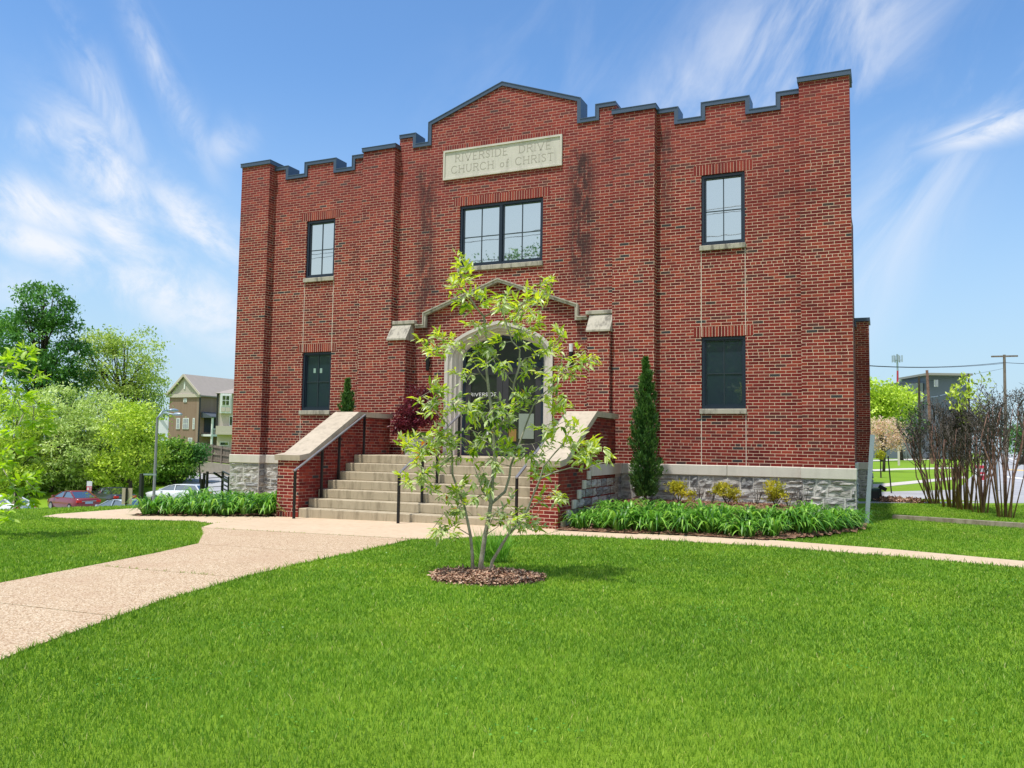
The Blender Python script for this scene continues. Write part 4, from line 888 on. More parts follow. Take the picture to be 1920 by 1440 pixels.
leafy('foliage',nt,lc+[(Vector(p)+Vector((random.gauss(0,.09),random.gauss(0,.09),random.gauss(0,.09))),d,t) for p,d,t in lc],M['maglit'],9,14,.165,.075,.14,.2,.2)
# ------------------------------------------------------------------ daylilies
def lily_mesh(seed):
    r=np.random.RandomState(seed); V=[];Fq=[];T=[]; nb_=95
    for i in range(nb_):
        a=r.uniform(0,2*np.pi); out=np.array([np.cos(a),np.sin(a)]); L=r.uniform(.34,.62); h=r.uniform(.14,.38); reach=r.uniform(.10,.46); w0=r.uniform(.012,.021); b0=out*r.uniform(0,.11)+r.normal(0,.03,2); dr_=r.uniform(.2,1.0); tone=np.clip(r.normal(.45,.30),.03,.97); sd=np.array([-out[1],out[0]]); b=len(V); sg=6
        for k2 in range(sg+1):
            t=k2/sg; rr=reach*(t**1.25); z=h*(2.7*t-(1.75+.85*dr_)*t*t); w=w0*(1-.15*t-.8*t**4)
            c=b0+out*rr
            V.append((c[0]-sd[0]*w,c[1]-sd[1]*w,max(z,-.02)+.004)); V.append((c[0]+sd[0]*w,c[1]+sd[1]*w,max(z,-.02)+.004)); T+=[tone]*2
        for k2 in range(sg): Fq.append((b+2*k2,b+2*k2+1,b+2*k2+3,b+2*k2+2))
    return np.array(V),np.array(Fq),T
LM=[]
for s_ in range(4):
    V,Fq,T=lily_mesh(40+s_); o=np_mesh('daylily',V,[Fq],M['lf_lily'],T,None,True); LM.append(o.data)
    if s_: bpy.data.objects.remove(o)
    else: L0=o
def lily(x,y,sc,lab,grp):
    global L0
    if L0 is not None: o=L0; L0=None
    else: o=bpy.data.objects.new('daylily',random.choice(LM)); COL.objects.link(o)
    o.location=(x,y,bedz(x,y)-.01); o.rotation_euler=(0,0,random.uniform(0,6.28)); o.scale=(sc,sc,sc*random.uniform(.9,1.1)); props(o,lab,'daylily',grp)
for i in range(11): lily(3.42+.31*i+random.gauss(0,.05),-3.68+random.gauss(0,.07)+(.1 if i>9 else 0),random.uniform(.85,1.2),'arching daylily clump in the front row of the bed right of the steps','daylilies in the right bed')
for i in range(11): lily(3.38+.33*i+random.gauss(0,.06),-3.1+random.gauss(0,.08),random.uniform(.9,1.25),'daylily clump in the second row of the right bed, in front of the golden shrubs','daylilies in the right bed')
for i in range(10): lily(3.5+.36*i+random.gauss(0,.07),-2.55+random.gauss(0,.10),random.uniform(.85,1.1),'daylily clump in the third row of the right bed, nearest the stone base','daylilies in the right bed')
for x,y in ((7.0,-2.9),(7.2,-2.4),(6.9,-2.3),(7.35,-1.9),(7.1,-1.7),(7.45,-1.4),(7.55,-.95),(7.25,-1.1),(6.75,-2.8),(6.8,-1.6),(7.5,-.55),(6.95,-1.1)): lily(x+random.gauss(0,.04),y,random.uniform(.95,1.2),'daylily clump at the far right end of the right bed by the church corner','daylilies in the right bed')
for i in range(7): lily(-5.58+.38*i,-4.78+.165*i*.88+random.gauss(0,.05),random.uniform(1.1,1.3),'broad daylily clump in the front row of the bed left of the steps','daylilies in the left bed')
for i in range(7): lily(-5.62+.38*i,-4.2+.09*i+random.gauss(0,.06),random.uniform(1.1,1.3),'daylily clump in the middle row of the bed left of the steps','daylilies in the left bed')
for i in range(7): lily(-5.65+.39*i,-3.45+random.gauss(0,.08),random.uniform(1.1,1.3),'daylily clump in the back row of the left bed, nearest the stone base','daylilies in the left bed')
# ------------------------------------------------------------------ shrubs, conifers, planter
def scatter_crown(name,par,blobs,n,mat,L,asp=.5,small=True,up=.3,tone=(.5,.22),shell=.75,clump=0,cs=.3):
    """blobs: (centre, (rx,ry,rz)); leaves gather in clumps through the volume"""
    vol=np.array([b[1][0]*b[1][1]*b[1][2] for b in blobs])**.75; vol/=vol.sum(); ids=RS.choice(len(blobs),clump or n,p=vol)
    C=np.array([tuple(b[0]) for b in blobs]); R=np.array([b[1] for b in blobs]); d=rdir(len(ids)); rr=RS.uniform(0,1,len(ids))**(1/3)*(1-shell)+shell*RS.uniform(.72,1.02,len(ids))
    P=C[ids]+d*rr[:,None]*R[ids]
    tn=np.clip(RS.normal(tone[0],tone[1],len(P)),.02,.98)
    if clump:
        j=RS.randint(0,clump,n); P=P[j]+RS.normal(size=(n,3))*cs*np.array([1,1,.55]); tn=np.clip(tn[j]*.75+RS.normal(tone[0],tone[1],n)*.25,.02,.98)
    A=unit(rdir(len(P))+np.array([0,0,up])); Nn=unit(rdir(len(P))*.8+np.array([0,0,.9])); Ls=RS.uniform(.6,1.25,len(P))*L
    fn=leaves_small if small else leaves_big
    V,Fs,k=(leaves_small(P,A,Nn,Ls,Ls*asp) if small else leaves_big(P,A,Nn,Ls,Ls*asp)); return np_mesh(name,V,Fs,mat,np.repeat(tn,k),par,not small)
def conifer(base,h,r,lab,n):
    t=thing('evergreen_conifer',lab,'conifer',base,'columnar evergreens by the church wall'); m=MB(); m.tube([base-Vector((0,0,.05)),base+Vector((0,0,h*.5)),base+Vector((0,0,h*.97))],[.035,.022,.005],6); m.build('trunk',M['bark_d'],t)
    z=RS.uniform(0,1,n)**1.15; prof=np.interp(z,[0,.06,.25,.55,.8,1],[.5,.9,1,.74,.36,.03])*r; prof*=1+.22*np.sin(z*31+2)+.0
    a=RS.uniform(0,2*np.pi,n); rr=prof*RS.uniform(.35,1.08,n)*(1+.30*(RS.uniform(size=n)<.07))*(1+.25*np.sin(a*3+z*9)); P=np.stack([base.x+np.cos(a)*rr,base.y+np.sin(a)*rr,base.z+.10+z*(h-.12)],1)
    A=unit(np.stack([np.cos(a)*.55,np.sin(a)*.55,np.full(n,1.0)],1)+RS.normal(size=(n,3))*.35); L=RS.uniform(.05,.12,n); V,Fs,k=leaves_small(P,A,rdir(n),L,L*.26)
    nt_=70; zc=RS.uniform(.04,.86,nt_); ac=RS.uniform(0,2*np.pi,nt_); pc=np.interp(zc,[0,.06,.25,.55,.8,1],[.5,.9,1,.74,.36,.03])*r*RS.uniform(.9,1.28,nt_); jj=RS.randint(0,nt_,n//3); C_=np.stack([base.x+np.cos(ac)*pc,base.y+np.sin(ac)*pc,base.z+.10+zc*(h-.12)],1)[jj]; t_=RS.uniform(0,1,(n//3,1)); D_=np.stack([np.cos(ac)*.4,np.sin(ac)*.4,np.full(nt_,.9)],1)[jj]
    P2=C_+D_*t_*.16+RS.normal(size=(n//3,3))*.028*(1.1-t_); L2_=RS.uniform(.05,.11,n//3); V2,F2,k2=leaves_small(P2,unit(D_+RS.normal(size=(n//3,3))*.4),rdir(n//3),L2_,L2_*.26)
    np_mesh('sprays',V2,F2,M['lf_con'],np.repeat(np.clip(RS.normal(.62,.2,n//3),.02,.98),k2),t)
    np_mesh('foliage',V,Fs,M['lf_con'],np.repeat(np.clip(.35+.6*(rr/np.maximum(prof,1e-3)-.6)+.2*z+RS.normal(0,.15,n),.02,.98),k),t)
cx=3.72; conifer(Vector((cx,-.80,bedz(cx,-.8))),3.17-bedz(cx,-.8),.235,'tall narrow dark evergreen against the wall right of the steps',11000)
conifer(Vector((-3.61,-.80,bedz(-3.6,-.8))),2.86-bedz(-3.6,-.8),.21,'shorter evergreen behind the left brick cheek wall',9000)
for (px,lab) in ((1275,'small golden shrub at the stone base nearest the tall evergreen'),(1365,'round golden shrub midway along the stone base under the window'),(1456,'low golden shrub nearest the right church corner')):
    p=aty(px,940,-.75); b=Vector((p.x,-.85,bedz(p.x,-.85))); t=thing('golden_shrub',lab,'shrub',b,'golden shrubs along the stone base'); m=MB()
    for i in range(7): a=random.uniform(0,6.28); m.tube([b,b+Vector((math.cos(a)*.10,math.sin(a)*.10,.16)),b+Vector((math.cos(a)*.22,math.sin(a)*.2,.34))],[.008,.006,.003],5)
    m.build('stem',M['bark_d'],t); scatter_crown('foliage',t,[(b+Vector((random.gauss(0,.10),random.gauss(0,.08),random.uniform(.16,.40))),(random.uniform(.09,.17),.13,random.uniform(.07,.13))) for _ in range(7)],1000,M['lf_gold'],.06,.45,True,.6,(.5,.3),.5,42,.045)
for (px,y) in ((1312,-.6),(1335,-.75),(1420,-.6),(1478,-.6),(1500,-.5),(1506,-.75)):
    p=aty(px,935,y); b=Vector((p.x,y,bedz(p.x,y))); m=MB()
    for i in range(9):
        a=random.uniform(0,6.28); q=b+Vector((math.cos(a)*.07,math.sin(a)*.07,.18)); e=b+Vector((math.cos(a)*.16,math.sin(a)*.14,random.uniform(.28,.46))); m.tube([b-Vector((0,0,.02)),q,e],[.005,.004,.002],4); m.tube([q,q+Vector((random.gauss(0,.06),random.gauss(0,.05),.14))],[.003,.0015],4)
    props(m.build('bare_shrub',M['twig_d']),'leafless brown twiggy shrub in the right bed between the golden shrubs','shrub','bare shrubs in the right bed')
pb=Vector((-1.78,-.70,1.09)); t=thing('planter','pale square two tier planter at the top of the steps left of the door','planter',pb)
m=MB(); 
def frustum(m,c,w0,w1,z0,z1): m.add([(c.x+a*w0/2,c.y+b_*w0/2,c.z+z0) for a,b_ in((-1,-1),(1,-1),(1,1),(-1,1))]+[(c.x+a*w1/2,c.y+b_*w1/2,c.z+z1) for a,b_ in((-1,-1),(1,-1),(1,1),(-1,1))],[(3,2,1,0),(4,5,6,7),(0,1,5,4),(1,2,6,5),(2,3,7,6),(3,0,4,7)])
frustum(m,pb,.30,.35,0,.20); m.build('pot',M['planter'],t); m=MB(); frustum(m,pb,.37,.40,.202,.37); frustum(m,pb,.43,.43,.372,.41); m.build('rim',M['planter'],t); m=MB(); frustum(m,pb,.37,.37,.4105,.42); m.build('soil',M['potting'],t)
mp=pb+Vector((0,0,.42)); t=thing('maroon_maple','small maroon leaved maple growing out of the pale planter by the door','tree',mp); m=MB()
for i in range(8): a=i*.8; m.tube([mp-Vector((0,0,.02)),mp+Vector((math.cos(a)*.06,math.sin(a)*.05,.25)),mp+Vector((math.cos(a)*.25,math.sin(a)*.2,.55+.1*(i%3)))],[.014,.009,.004],5)
m.build('trunk',M['bark_d'],t); scatter_crown('foliage',t,[(mp+Vector((-.05,0,.52)),(.44,.34,.32)),(mp+Vector((.10,0,.92)),(.36,.28,.26)),(mp+Vector((-.25,-.05,.25)),(.26,.22,.17)),(mp+Vector((.22,0,.5)),(.3,.25,.22))],4200,M['lf_maple'],.10,.32,True,-.5,(.45,.25),.5,90,.07)
fl=thing('potted_flowers','yellow flowers and trailing greenery around the maple in the planter','flowers',mp); scatter_crown('leaves',fl,[(mp+Vector((.1,-.1,.03)),(.26,.22,.06))],500,M['lf_lily'],.06,.4); scatter_crown('petals',fl,[(mp+Vector((.12,-.14,.09)),(.16,.14,.04))],40,M['signyel'],.03,.9)
# ------------------------------------------------------------------ generic far trees
def far_tree(name,lab,cat,base,blobs,mat,n,L,barkm,trunk_r,grp=None,clump=260,cs=.45,asp=.55,limbs=16,tone=(.5,.22),shell=.6,up=.1):
    base=Vector(base); t=thing(name,lab,cat,base,grp); m=MB(); top=max(b[0].z+b[1][2]*.4 for b in blobs); cx=sum((b[0] for b in blobs),Vector())/len(blobs)
    fork=base.lerp(Vector((cx.x,cx.y,cx.z)),.45); mid=fork.lerp(Vector((cx.x,cx.y,top)),.5)
    m.tube([base-Vector((0,0,.3)),base.lerp(fork,.5)+Vector((trunk_r*.3,0,0)),fork,mid,Vector((cx.x,cx.y,top))],[trunk_r*1.15,trunk_r,trunk_r*.7,trunk_r*.3,trunk_r*.05],8)
    for i in range(limbs):
        b=random.choice(blobs); d=Vector(rdir(1)[0]); e=b[0]+Vector((d.x*b[1][0],d.y*b[1][1],d.z*b[1][2]))*.85; s_=fork.lerp(mid,random.random()) if e.z>fork.z else base.lerp(fork,random.uniform(.6,1)); k1=s_.lerp(e,.5)+Vector((0,0,.08*(e-s_).length)); m.tube([s_,k1,e],[trunk_r*.38,trunk_r*.22,trunk_r*.05],5)
        for _ in range(3): 
            e2=k1.lerp(e,random.random())+Vector(rdir(1)[0])*b[1][0]*.35; m.tube([k1,e2],[trunk_r*.12,trunk_r*.03],4)
    m.build('trunk',barkm,t,True); scatter_crown('crown',t,blobs,n,mat,L,asp,True,up,tone,shell,clump,cs); return t
def pxblobs(D,lst): return [(at(x,y,D+dd),(rx*D/F,(rx+ry)*.5*D/F,ry*D/F)) for x,y,rx,ry,dd in lst]
def ground_at(px,D):
    p=at(px,850,D); return Vector((p.x,p.y,H(p.x,p.y)))
far_tree('deciduous_tree','tall dark green tree rising highest at the left edge','tree',ground_at(70,80),pxblobs(80,[(75,650,85,75,0),(55,735,105,75,0),(85,580,60,36,0),(70,556,42,22,1),(110,600,45,30,1),(125,690,50,60,2),(20,640,70,60,3),(100,548,25,10,0)]),M['lf_dark'],20000,.37,M['bark_d'],.26,None,380,.42,.5,34,(.5,.28),.6)
far_tree('deciduous_tree','broad yellow green tree with open airy crown right of the dark tree','tree',ground_at(230,86),pxblobs(86,[(215,690,72,62,0),(265,670,36,60,0),(180,655,45,38,0),(240,755,68,45,0),(275,735,32,50,2),(200,640,50,22,0),(160,735,60,60,2),(284,770,26,42,0),(262,790,45,40,1)]),M['lf_mid'],19000,.32,M['bark_d'],.30,None,420,.46,.42,44,(.5,.28),.65,-.2)
BU=[('pale leafy understorey tree under the tall dark tree',(100,70),[(110,775,72,55,0),(70,815,65,60,1),(150,830,60,60,-1),(60,870,75,50,0),(110,890,90,40,0)],'lf_pale',9500),
('pale cream green understorey tree between the two tall trees',(185,71),[(185,785,62,60,0),(165,850,70,60,1),(205,860,60,55,0)],'lf_pale',8000),
('yellow green bushy tree beside the double lamp post',(245,68),[(245,800,45,55,0),(262,850,38,50,0),(225,880,60,40,1),(275,810,22,45,0)],'lf_fresh',7000),
('bright green thicket tree behind the red car',(30,68),[(20,800,60,70,0),(30,860,70,60,0),(10,900,50,40,0)],'lf_fresh',6000)]
for lab,(gx_,gd),bl,mt,n in BU: far_tree('understorey_tree',lab,'tree',ground_at(gx_,gd),pxblobs(gd,bl),M[mt],int(n*1.6),.31,M['bark_d'],.15,'understorey trees along the parking lot',260,.36,.42,26,(.48,.30),.6,.1)
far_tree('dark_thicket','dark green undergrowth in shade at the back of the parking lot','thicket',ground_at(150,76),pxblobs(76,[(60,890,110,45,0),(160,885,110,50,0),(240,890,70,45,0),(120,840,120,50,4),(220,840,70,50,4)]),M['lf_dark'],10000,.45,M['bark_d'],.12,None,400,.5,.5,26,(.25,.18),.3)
far_tree('broad_shrub','dense dark green shrub beside the drive below the fence','shrub',ground_at(330,74),pxblobs(74,[(335,850,33,28,0),(310,875,38,34,0),(350,878,22,22,0),(300,905,40,25,0),(325,835,20,14,0)]),M['lf_shrub'],8500,.29,M['bark_d'],.10,None,170,.32,.5,20,(.5,.28),.6)
far_tree('broad_shrub','smaller blue green shrub at the left end of the wooden fence','shrub',ground_at(378,74),pxblobs(74,[(376,846,16,16,0),(370,858,18,14,0)]),M['lf_dark'],1500,.26,M['bark_d'],.08,None,80,.2,.5,8,(.4,.25),.5)
# ------------------------------------------------------------------ parking lot, cars, signs
def ground_grid(name,quad,mat,dz,nu=14,nv=14):
    V=[];
    for j in range(nv+1):
        for i in range(nu+1):
            a=Vector(quad[0]).lerp(Vector(quad[1]),i/nu); b=Vector(quad[3]).lerp(Vector(quad[2]),i/nu); p=a.lerp(b,j/nv); V.append((p.x,p.y,H(p.x,p.y)+dz))
    q=[(j*(nu+1)+i,j*(nu+1)+i+1,(j+1)*(nu+1)+i+1,(j+1)*(nu+1)+i) for j in range(nv) for i in range(nu)]
    o=np_mesh(name,V,[np.array(q)],mat,smooth=True); o['kind']='structure'
def xy(px,D): p=at(px,850,D); return Vector((p.x,p.y))
ground_grid('parking_lot',[xy(-350,38),xy(480,38),xy(480,64),xy(-350,60)],M['asph'],.10,30,16)
ground_grid('drive',[xy(300,60),xy(560,60),xy(560,86),xy(372,86)],M['asph'],.13,20,16)
def car(loc,rz,paintm,lab,wagon=False):
    t=thing('parked_car',lab,'car',loc,'cars in the parking lot',rz)
    Lh=2.32; Wd=.90
    prof=[(-2.32,.38),(-2.34,.62),(-2.25,.86),(-1.70,.95),(-.95,.98),(.95,1.0),(1.6,.99),(2.15,.95),(2.30,.85),(2.33,.55),(2.28,.36)] # x forward = -x
    def loftx(m,secs):
        b=len(m.v); n=len(secs[0]); 
        for s_ in secs: m.v+=s_; m.t+=[0.]*n
        for i in range(len(secs)-1):
            for k2 in range(n): m.f.append((b+i*n+k2,b+i*n+(k2+1)%n,b+(i+1)*n+(k2+1)%n,b+(i+1)*n+k2))
        m.f.append(tuple(b+k2 for k2 in range(n))); m.f.append(tuple(b+(len(secs)-1)*n+k2 for k2 in range(n)))
    def sec(x,zt,zb,w): return [(x,-w*.96,zb),(x,-w,zb+(zt-zb)*.45),(x,-w*.97,zt-.06),(x,-w*.88,zt),(x,w*.88,zt),(x,w*.97,zt-.06),(x,w,zb+(zt-zb)*.45),(x,w*.96,zb)]
    m=MB(); loftx(m,[sec(-2.34,.66,.36,.62),sec(-2.22,.80,.26,.80),sec(-1.7,.90,.2,.89),sec(-.9,.97,.2,.91),sec(.9,1.0,.2,.91),sec(1.7,1.0,.22,.89),sec(2.2,.97,.28,.83),sec(2.33,.88,.38,.70)]); m.build('body',paintm,t,True,True,True)
    # roof and pillars
    re=1.95 if wagon else 1.05; 
    def hs(x,z,w): return [(x,-w,z-.05),(x,-w*.85,z),(x,w*.85,z),(x,w,z-.05)]
    m=MB(); loftx(m,[hs(-.42,1.37,.60),hs(0,1.44,.62),hs(.5,1.45,.62),hs(re-.18,1.40,.60)]); m.build('roof',paintm,t,True,True,True)
    g=MB(); 
    def gs(x,z0,z1,w0,w1): return [(x,-w0,z0),(x,-w1,z1),(x,w1,z1),(x,w0,z0)]
    rb=2.15 if wagon else 1.78
    g.add([(-1.25,-.78,.97),(-1.25,.78,.97),(rb,.74,1.0),(rb,-.74,1.0),(-.40,-.60,1.345),(-.40,.60,1.345),(re-.16,.58,1.375),(re-.16,-.58,1.375)],[(0,1,5,4),(1,2,6,5),(2,3,7,6),(3,0,4,7),(4,5,6,7)]); g.build('glass',M['carglass'],t,False,True,True)
    for s_ in (-1,1):
        m=MB(); m.bar((-1.27,s_*.785,.965),(-.41,s_*.612,1.36),.05,.05); m.build('pillar',paintm,t,False,True,True); m=MB(); m.bar((rb+.01,s_*.75,.995),(re-.17,s_*.60,1.385),.09,.06); m.build('pillar',paintm,t,False,True,True); m=MB(); m.bar((.12,s_*.79,.985),(.12,s_*.625,1.40),.07,.03)
        m.build('pillar',paintm,t,False,True,True)
    for x in (-1.42,1.40):
        for s_ in (-1,1):
            m=MB(); m.tube([(x,s_*.72,.32),(x,s_*.91,.32)],.32,18); wh=m.build('wheel',M['tyre'],t,False,True,True); m=MB(); m.tube([(x,s_*.905,.32),(x,s_*.925,.32)],.20,14); o=m.build('rim',M['rim'],wh,False,True,True)
    for s_ in (-1,1):
        m=MB(); m.cbox(2.20,2.345,s_*.66-.17,s_*.66+.17,.70,.86,.02); m.build('tail_light',M['tail'],t,False,True,True)
        m=MB(); m.cbox(-2.34,-2.16,s_*.60-.15,s_*.60+.15,.62,.74,.02); m.build('headlight',M['white'],t,False,True,True)
        m=MB(); m.cbox(-1.02,-.86,s_*.98-.09,s_*.98+.09,.98,1.10,.02); m.build('mirror',paintm,t,False,True,True)
    m=MB(); m.box(2.335,2.35,-.26,.26,.62,.76); m.build('number_plate',M['plate'],t,False,True,True)
    m=MB(); m.box(2.30,2.342,-.5,.5,.78,.82); m.build('trim',M['rim'],t,False,True,True)
def cpos(px,D): p=ground_at(px,D); p.z+=.11; return p
ya=math.atan2(-FWD.x,FWD.y) # heading helpers: local +x (car rear)
car(cpos(142,60),ya-math.radians(38),M['car_red'],'dark red sedan seen from behind in the parking lot')
car(cpos(212,64),ya-math.radians(40),M['car_black'],'black sedan parked just behind the red one')
car(cpos(232,52),ya-math.radians(30),M['car_silver'],'pale blue sedan, only its roof showing left of the flower bed')
car(cpos(338,66),ya-math.radians(10),M['car_white'],'white car parked behind the left flower bed',True)
car(cpos(5,54),ya-math.radians(20),M['car_white'],'white car at the left edge behind the lime green young tree')
def sign_panel(px,lab):
    b=ground_at(px,24); t=thing('parking_sign',lab,'sign',b,'parking signs seen from the back'); top=at(px,915,24).z
    u=RT; m=MB(); m.bar((b.x,b.y,b.z-.3),(b.x,b.y,top+.0),.055,.03,(FWD.x,FWD.y,0)); m.build('post',M['black'],t)
    m=MB(); c=Vector((b.x,b.y,0))+Vector((FWD.x,FWD.y,0)).normalized()*.035; m.bar(c+Vector((0,0,top-.46)),c+Vector((0,0,top)),.29,.012,(FWD.x,FWD.y,0)); m.build('panel',M['tan'],t)
sign_panel(241,'tan sign back on a dark post at the left end of the flower bed'); sign_panel(35,'tan sign back on a dark post partly behind the lime green leaves')
b=ground_at(171,64); t=thing('yard_sign','small red and white sign standing behind the red car','sign',b); z1=at(171,902,64).z; z0=at(171,924,64).z; u=Vector((RT.x,RT.y,0)).normalized()
m=MB(); m.bar((b.x,b.y,b.z-.1),(b.x,b.y,z1),.04,.04); m.build('stake',M['galv'],t)
def sgn(m,a,bz0,bz1,off,x0=-.2,x1=.2): 
    c=Vector((b.x,b.y,0))-Vector((FWD.x,FWD.y,0))*(.03+off); m.bar(c+u*((x0+x1)/2)+Vector((0,0,bz0)),c+u*((x0+x1)/2)+Vector((0,0,bz1)),x1-x0,.01,(FWD.x,FWD.y,0))
m=MB(); sgn(m,0,z0,z1,0); pn_=m.build('panel',M['white'],t); m=MB(); sgn(m,0,z0+.13,z0+.5,.008,-.2,.2); m.build('red_field',M['signred'],pn_); m=MB(); sgn(m,0,z0,z0+.12,.008); m.build('yellow_strip',M['signyel'],pn_); m=MB(); sgn(m,0,z0+.2,z0+.42,.016,-.15,-.02); m.build('white_emblem',M['white'],pn_)
m=MB(); sgn(m,0,z0+.38,z0+.42,.016,.02,.18); sgn(m,0,z0+.28,z0+.32,.016,.02,.18); sgn(m,0,z0+.19,z0+.22,.016,.02,.18); m.build('white_line',M['white'],pn_)
b=ground_at(268,34); m=MB(); t=thing('gate_post','dark post with a horizontal arm standing behind the left flower bed','post',b); zt=at(268,888,34).z; m.bar((b.x,b.y,b.z-.2),(b.x,b.y,zt),.13,.13); m.build('post',M['dkplastic'],t); m=MB(); e=at(293,888,34); m.bar((b.x,b.y,zt-.03),(e.x,e.y,zt-.03),.05,.06); m.build('arm',M['galv'],t)
b=ground_at(292,45); t=thing('street_lamp','double armed street lamp above the shrubs at the left','street lamp',b); zt=at(293,782,45).z
m=MB(); m.tube([b-Vector((0,0,.3)),Vector((b.x,b.y,zt))],[.085,.06],10); m.build('pole',M['galvpole'],t)
for (x,y,dd) in ((318,769,1.0),(326,777,-.6)):
    e=at(x,y,45+dd); s_=Vector((b.x,b.y,zt-.05)); m=MB(); m.tube([s_,s_.lerp(e,.4)+Vector((0,0,.22)),e],[.045,.04,.035],6); ar=m.build('arm',M['galv'],t,True); d=(e-s_); d.z=0; d.normalize(); m=MB(); m.lathe((0,0,0),[(.02,-.02),(.15,0),(.17,.06),(.10,.13),(.02,.15)],10)
    m.v=[(e.x+d.x*(v[0]*2.2+.3)-d.y*v[1],e.y+d.y*(v[0]*2.2+.3)+d.x*v[1],e.z+v[2]-.05) for v in m.v]; m.build('lamp_head',M['galv'],ar,True)
m=MB(); e=at(302,800,45); m.bar((b.x,b.y,e.z-.35),(b.x,b.y,e.z+.35),.5,.03,(FWD.x,FWD.y,0)); m.v=[(x+.35,y+.1,z) for x,y,z in m.v]; m.build('lamp_panel',M['white'],t)
# black railing of the ramp by the church's rear left corner
b=ground_at(404,27); t=thing('ramp_railing','black metal railing with horizontal bars beside the left church corner','railing',b)
def rp(px,py,D=27): return at(px,py,D)
for px,y0,y1,D in ((378,898,925,26.5),(383,887,925,26.6),(389,884,925,26.8),(418,883,925,27.5),(430,893,925,25.5)): a=rp(px,y0,D); m=MB(); m.bar((a.x,a.y,a.z),(a.x,a.y,H(a.x,a.y)-.2),.06,.06); m.build('post',M['black'],t)
m=MB(); m.bar(rp(401,886.5,27.2),rp(418,897,27.5),.06,.06); m.bar(rp(418,897,27.5),rp(430,903,25.5),.06,.06); m.build('handrail',M['black'],t)
for i in range(5): m=MB(); m.bar(rp(389,888+i*8.5,26.8),rp(418,886+i*8.5,27.5),.018,.018); m.build('bar',M['black'],t); m=MB(); m.bar(rp(418,884+i*8,27.5),rp(430,890+i*8,25.5),.035,.04); m.build('bar',M['black'],t)
# wooden fence on a block wall
D0,D1=84,78
fa,fb=ground_at(366,D0),ground_at(448,D1)
wl=thing('retaining_wall','low grey block retaining wall under the wooden fence','wall',fa); m=MB(); zt0=at(366,863,D0).z; zt1=at(448,873,D1).z
def vquad(m,a,b,za0,za1,zb0,zb1,th,nrm):
    nn=Vector(nrm)*th; A=[Vector((a.x,a.y,za0)),Vector((b.x,b.y,zb0)),Vector((b.x,b.y,zb1)),Vector((a.x,a.y,za1))]; m.add(A+[p+nn for p in A],[(0,1,2,3),(7,6,5,4),(0,4,5,1),(1,5,6,2),(2,6,7,3),(3,7,4,0)])
hd=Vector((-FWD.x,-FWD.y,0)).normalized()
vquad(m,fa,fb,fa.z-1,zt0,fb.z-1,zt1,.35,hd); m.build('wall',M['blockwall'],wl)
fe=thing('wooden_fence','weathered grey board fence with posts and rails below the townhouses','fence',fa); zz0=at(366,829,D0).z; zz1=at(448,842,D1).z
nbd=46
m=MB()
for i in range(nbd):
    t0,t1=i/nbd,(i+.9)/nbd; a=fa.lerp(fb,t0);b=fa.lerp(fb,t1); e=random.uniform(-.03,.03); vquad(m,a,b,zt0+(zt1-zt0)*t0+.03,zz0+(zz1-zz0)*t0+e,zt0+(zt1-zt0)*t1+.03,zz0+(zz1-zz0)*t1+e,.03,hd*-1)
m.build('board_panel',M['fencewood'],fe)
for k2 in (.12,.5,.9):
    m=MB(); a=Vector((fa.x,fa.y,zt0+(zz0-zt0)*k2))+hd*.06; b_=Vector((fb.x,fb.y,zt1+(zz1-zt1)*k2))+hd*.06; m.bar(a,b_,.06,.14); m.build('rail',M['fencewood'],fe)
for t_ in (.03,.21,.42,.63,.84): a=fa.lerp(fb,t_)+hd*.13; m=MB(); m.bar((a.x,a.y,zt0+(zt1-zt0)*t_-.1),(a.x,a.y,zz0+(zz1-zz0)*t_+.06),.15,.12); m.build('post',M['fencewood'],fe)
# ------------------------------------------------------------------ townhouses
Dh=150; o3=at(375,741,Dh); eave=o3.z; fl2=Vector((FWD.x,FWD.y,0)).normalized(); rt2=Vector((RT.x,RT.y,0)).normalized()
e1=(rt2*-6.6+fl2*3.0); e2=(rt2*5.2+fl2*11.0).normalized(); O=Vector((o3.x,o3.y,0)); zb=-3.0; apex=at(340.5,703.5,Dh+1.5).z
nf1=e2*-1  # outward normal of the gable wall
th_=thing('townhouse','brown brick townhouse with a putty coloured gable beyond the wooden fence','townhouse',(O.x,O.y,zb))
L2=26
m=MB(); A=[O,O+e1,O+e1+e2*L2,O+e2*L2]; m.add([(p.x,p.y,zb) for p in A]+[(p.x,p.y,eave) for p in A],[(0,1,5,4),(1,2,6,5),(2,3,7,6),(3,0,4,7),(4,5,6,7)]); wall_=m.build('wall',M['brown'],th_)
mid=O+e1*.5; m=MB(); ov=e1.normalized()*.45; f_=nf1*.45
rdg=[Vector((mid.x,mid.y,apex))+f_,Vector((mid.x,mid.y,apex))+e2*L2]
for sgn_,base in ((-1,O),(1,O+e1)):
    ed=[Vector((base.x,base.y,eave))+ov*sgn_+f_-Vector((0,0,.22)),Vector((base.x,base.y,eave))+ov*sgn_+e2*L2-Vector((0,0,.22))]
    up_=Vector((0,0,.22)); m.add([rdg[0],rdg[1],ed[1],ed[0],rdg[0]+up_,rdg[1]+up_,ed[1]+up_,ed[0]+up_],[(0,1,2,3),(7,6,5,4),(0,3,7,4),(1,5,6,2),(3,2,6,7)])
m.build('roof',M['shingle'],th_)
m=MB(); q=nf1*.05; m.add([Vector((O.x,O.y,eave))+q,Vector(((O+e1).x,(O+e1).y,eave))+q,Vector((mid.x,mid.y,apex-.1))+q],[(0,1,2)]); m.build('gable_panel',M['gable'],th_)
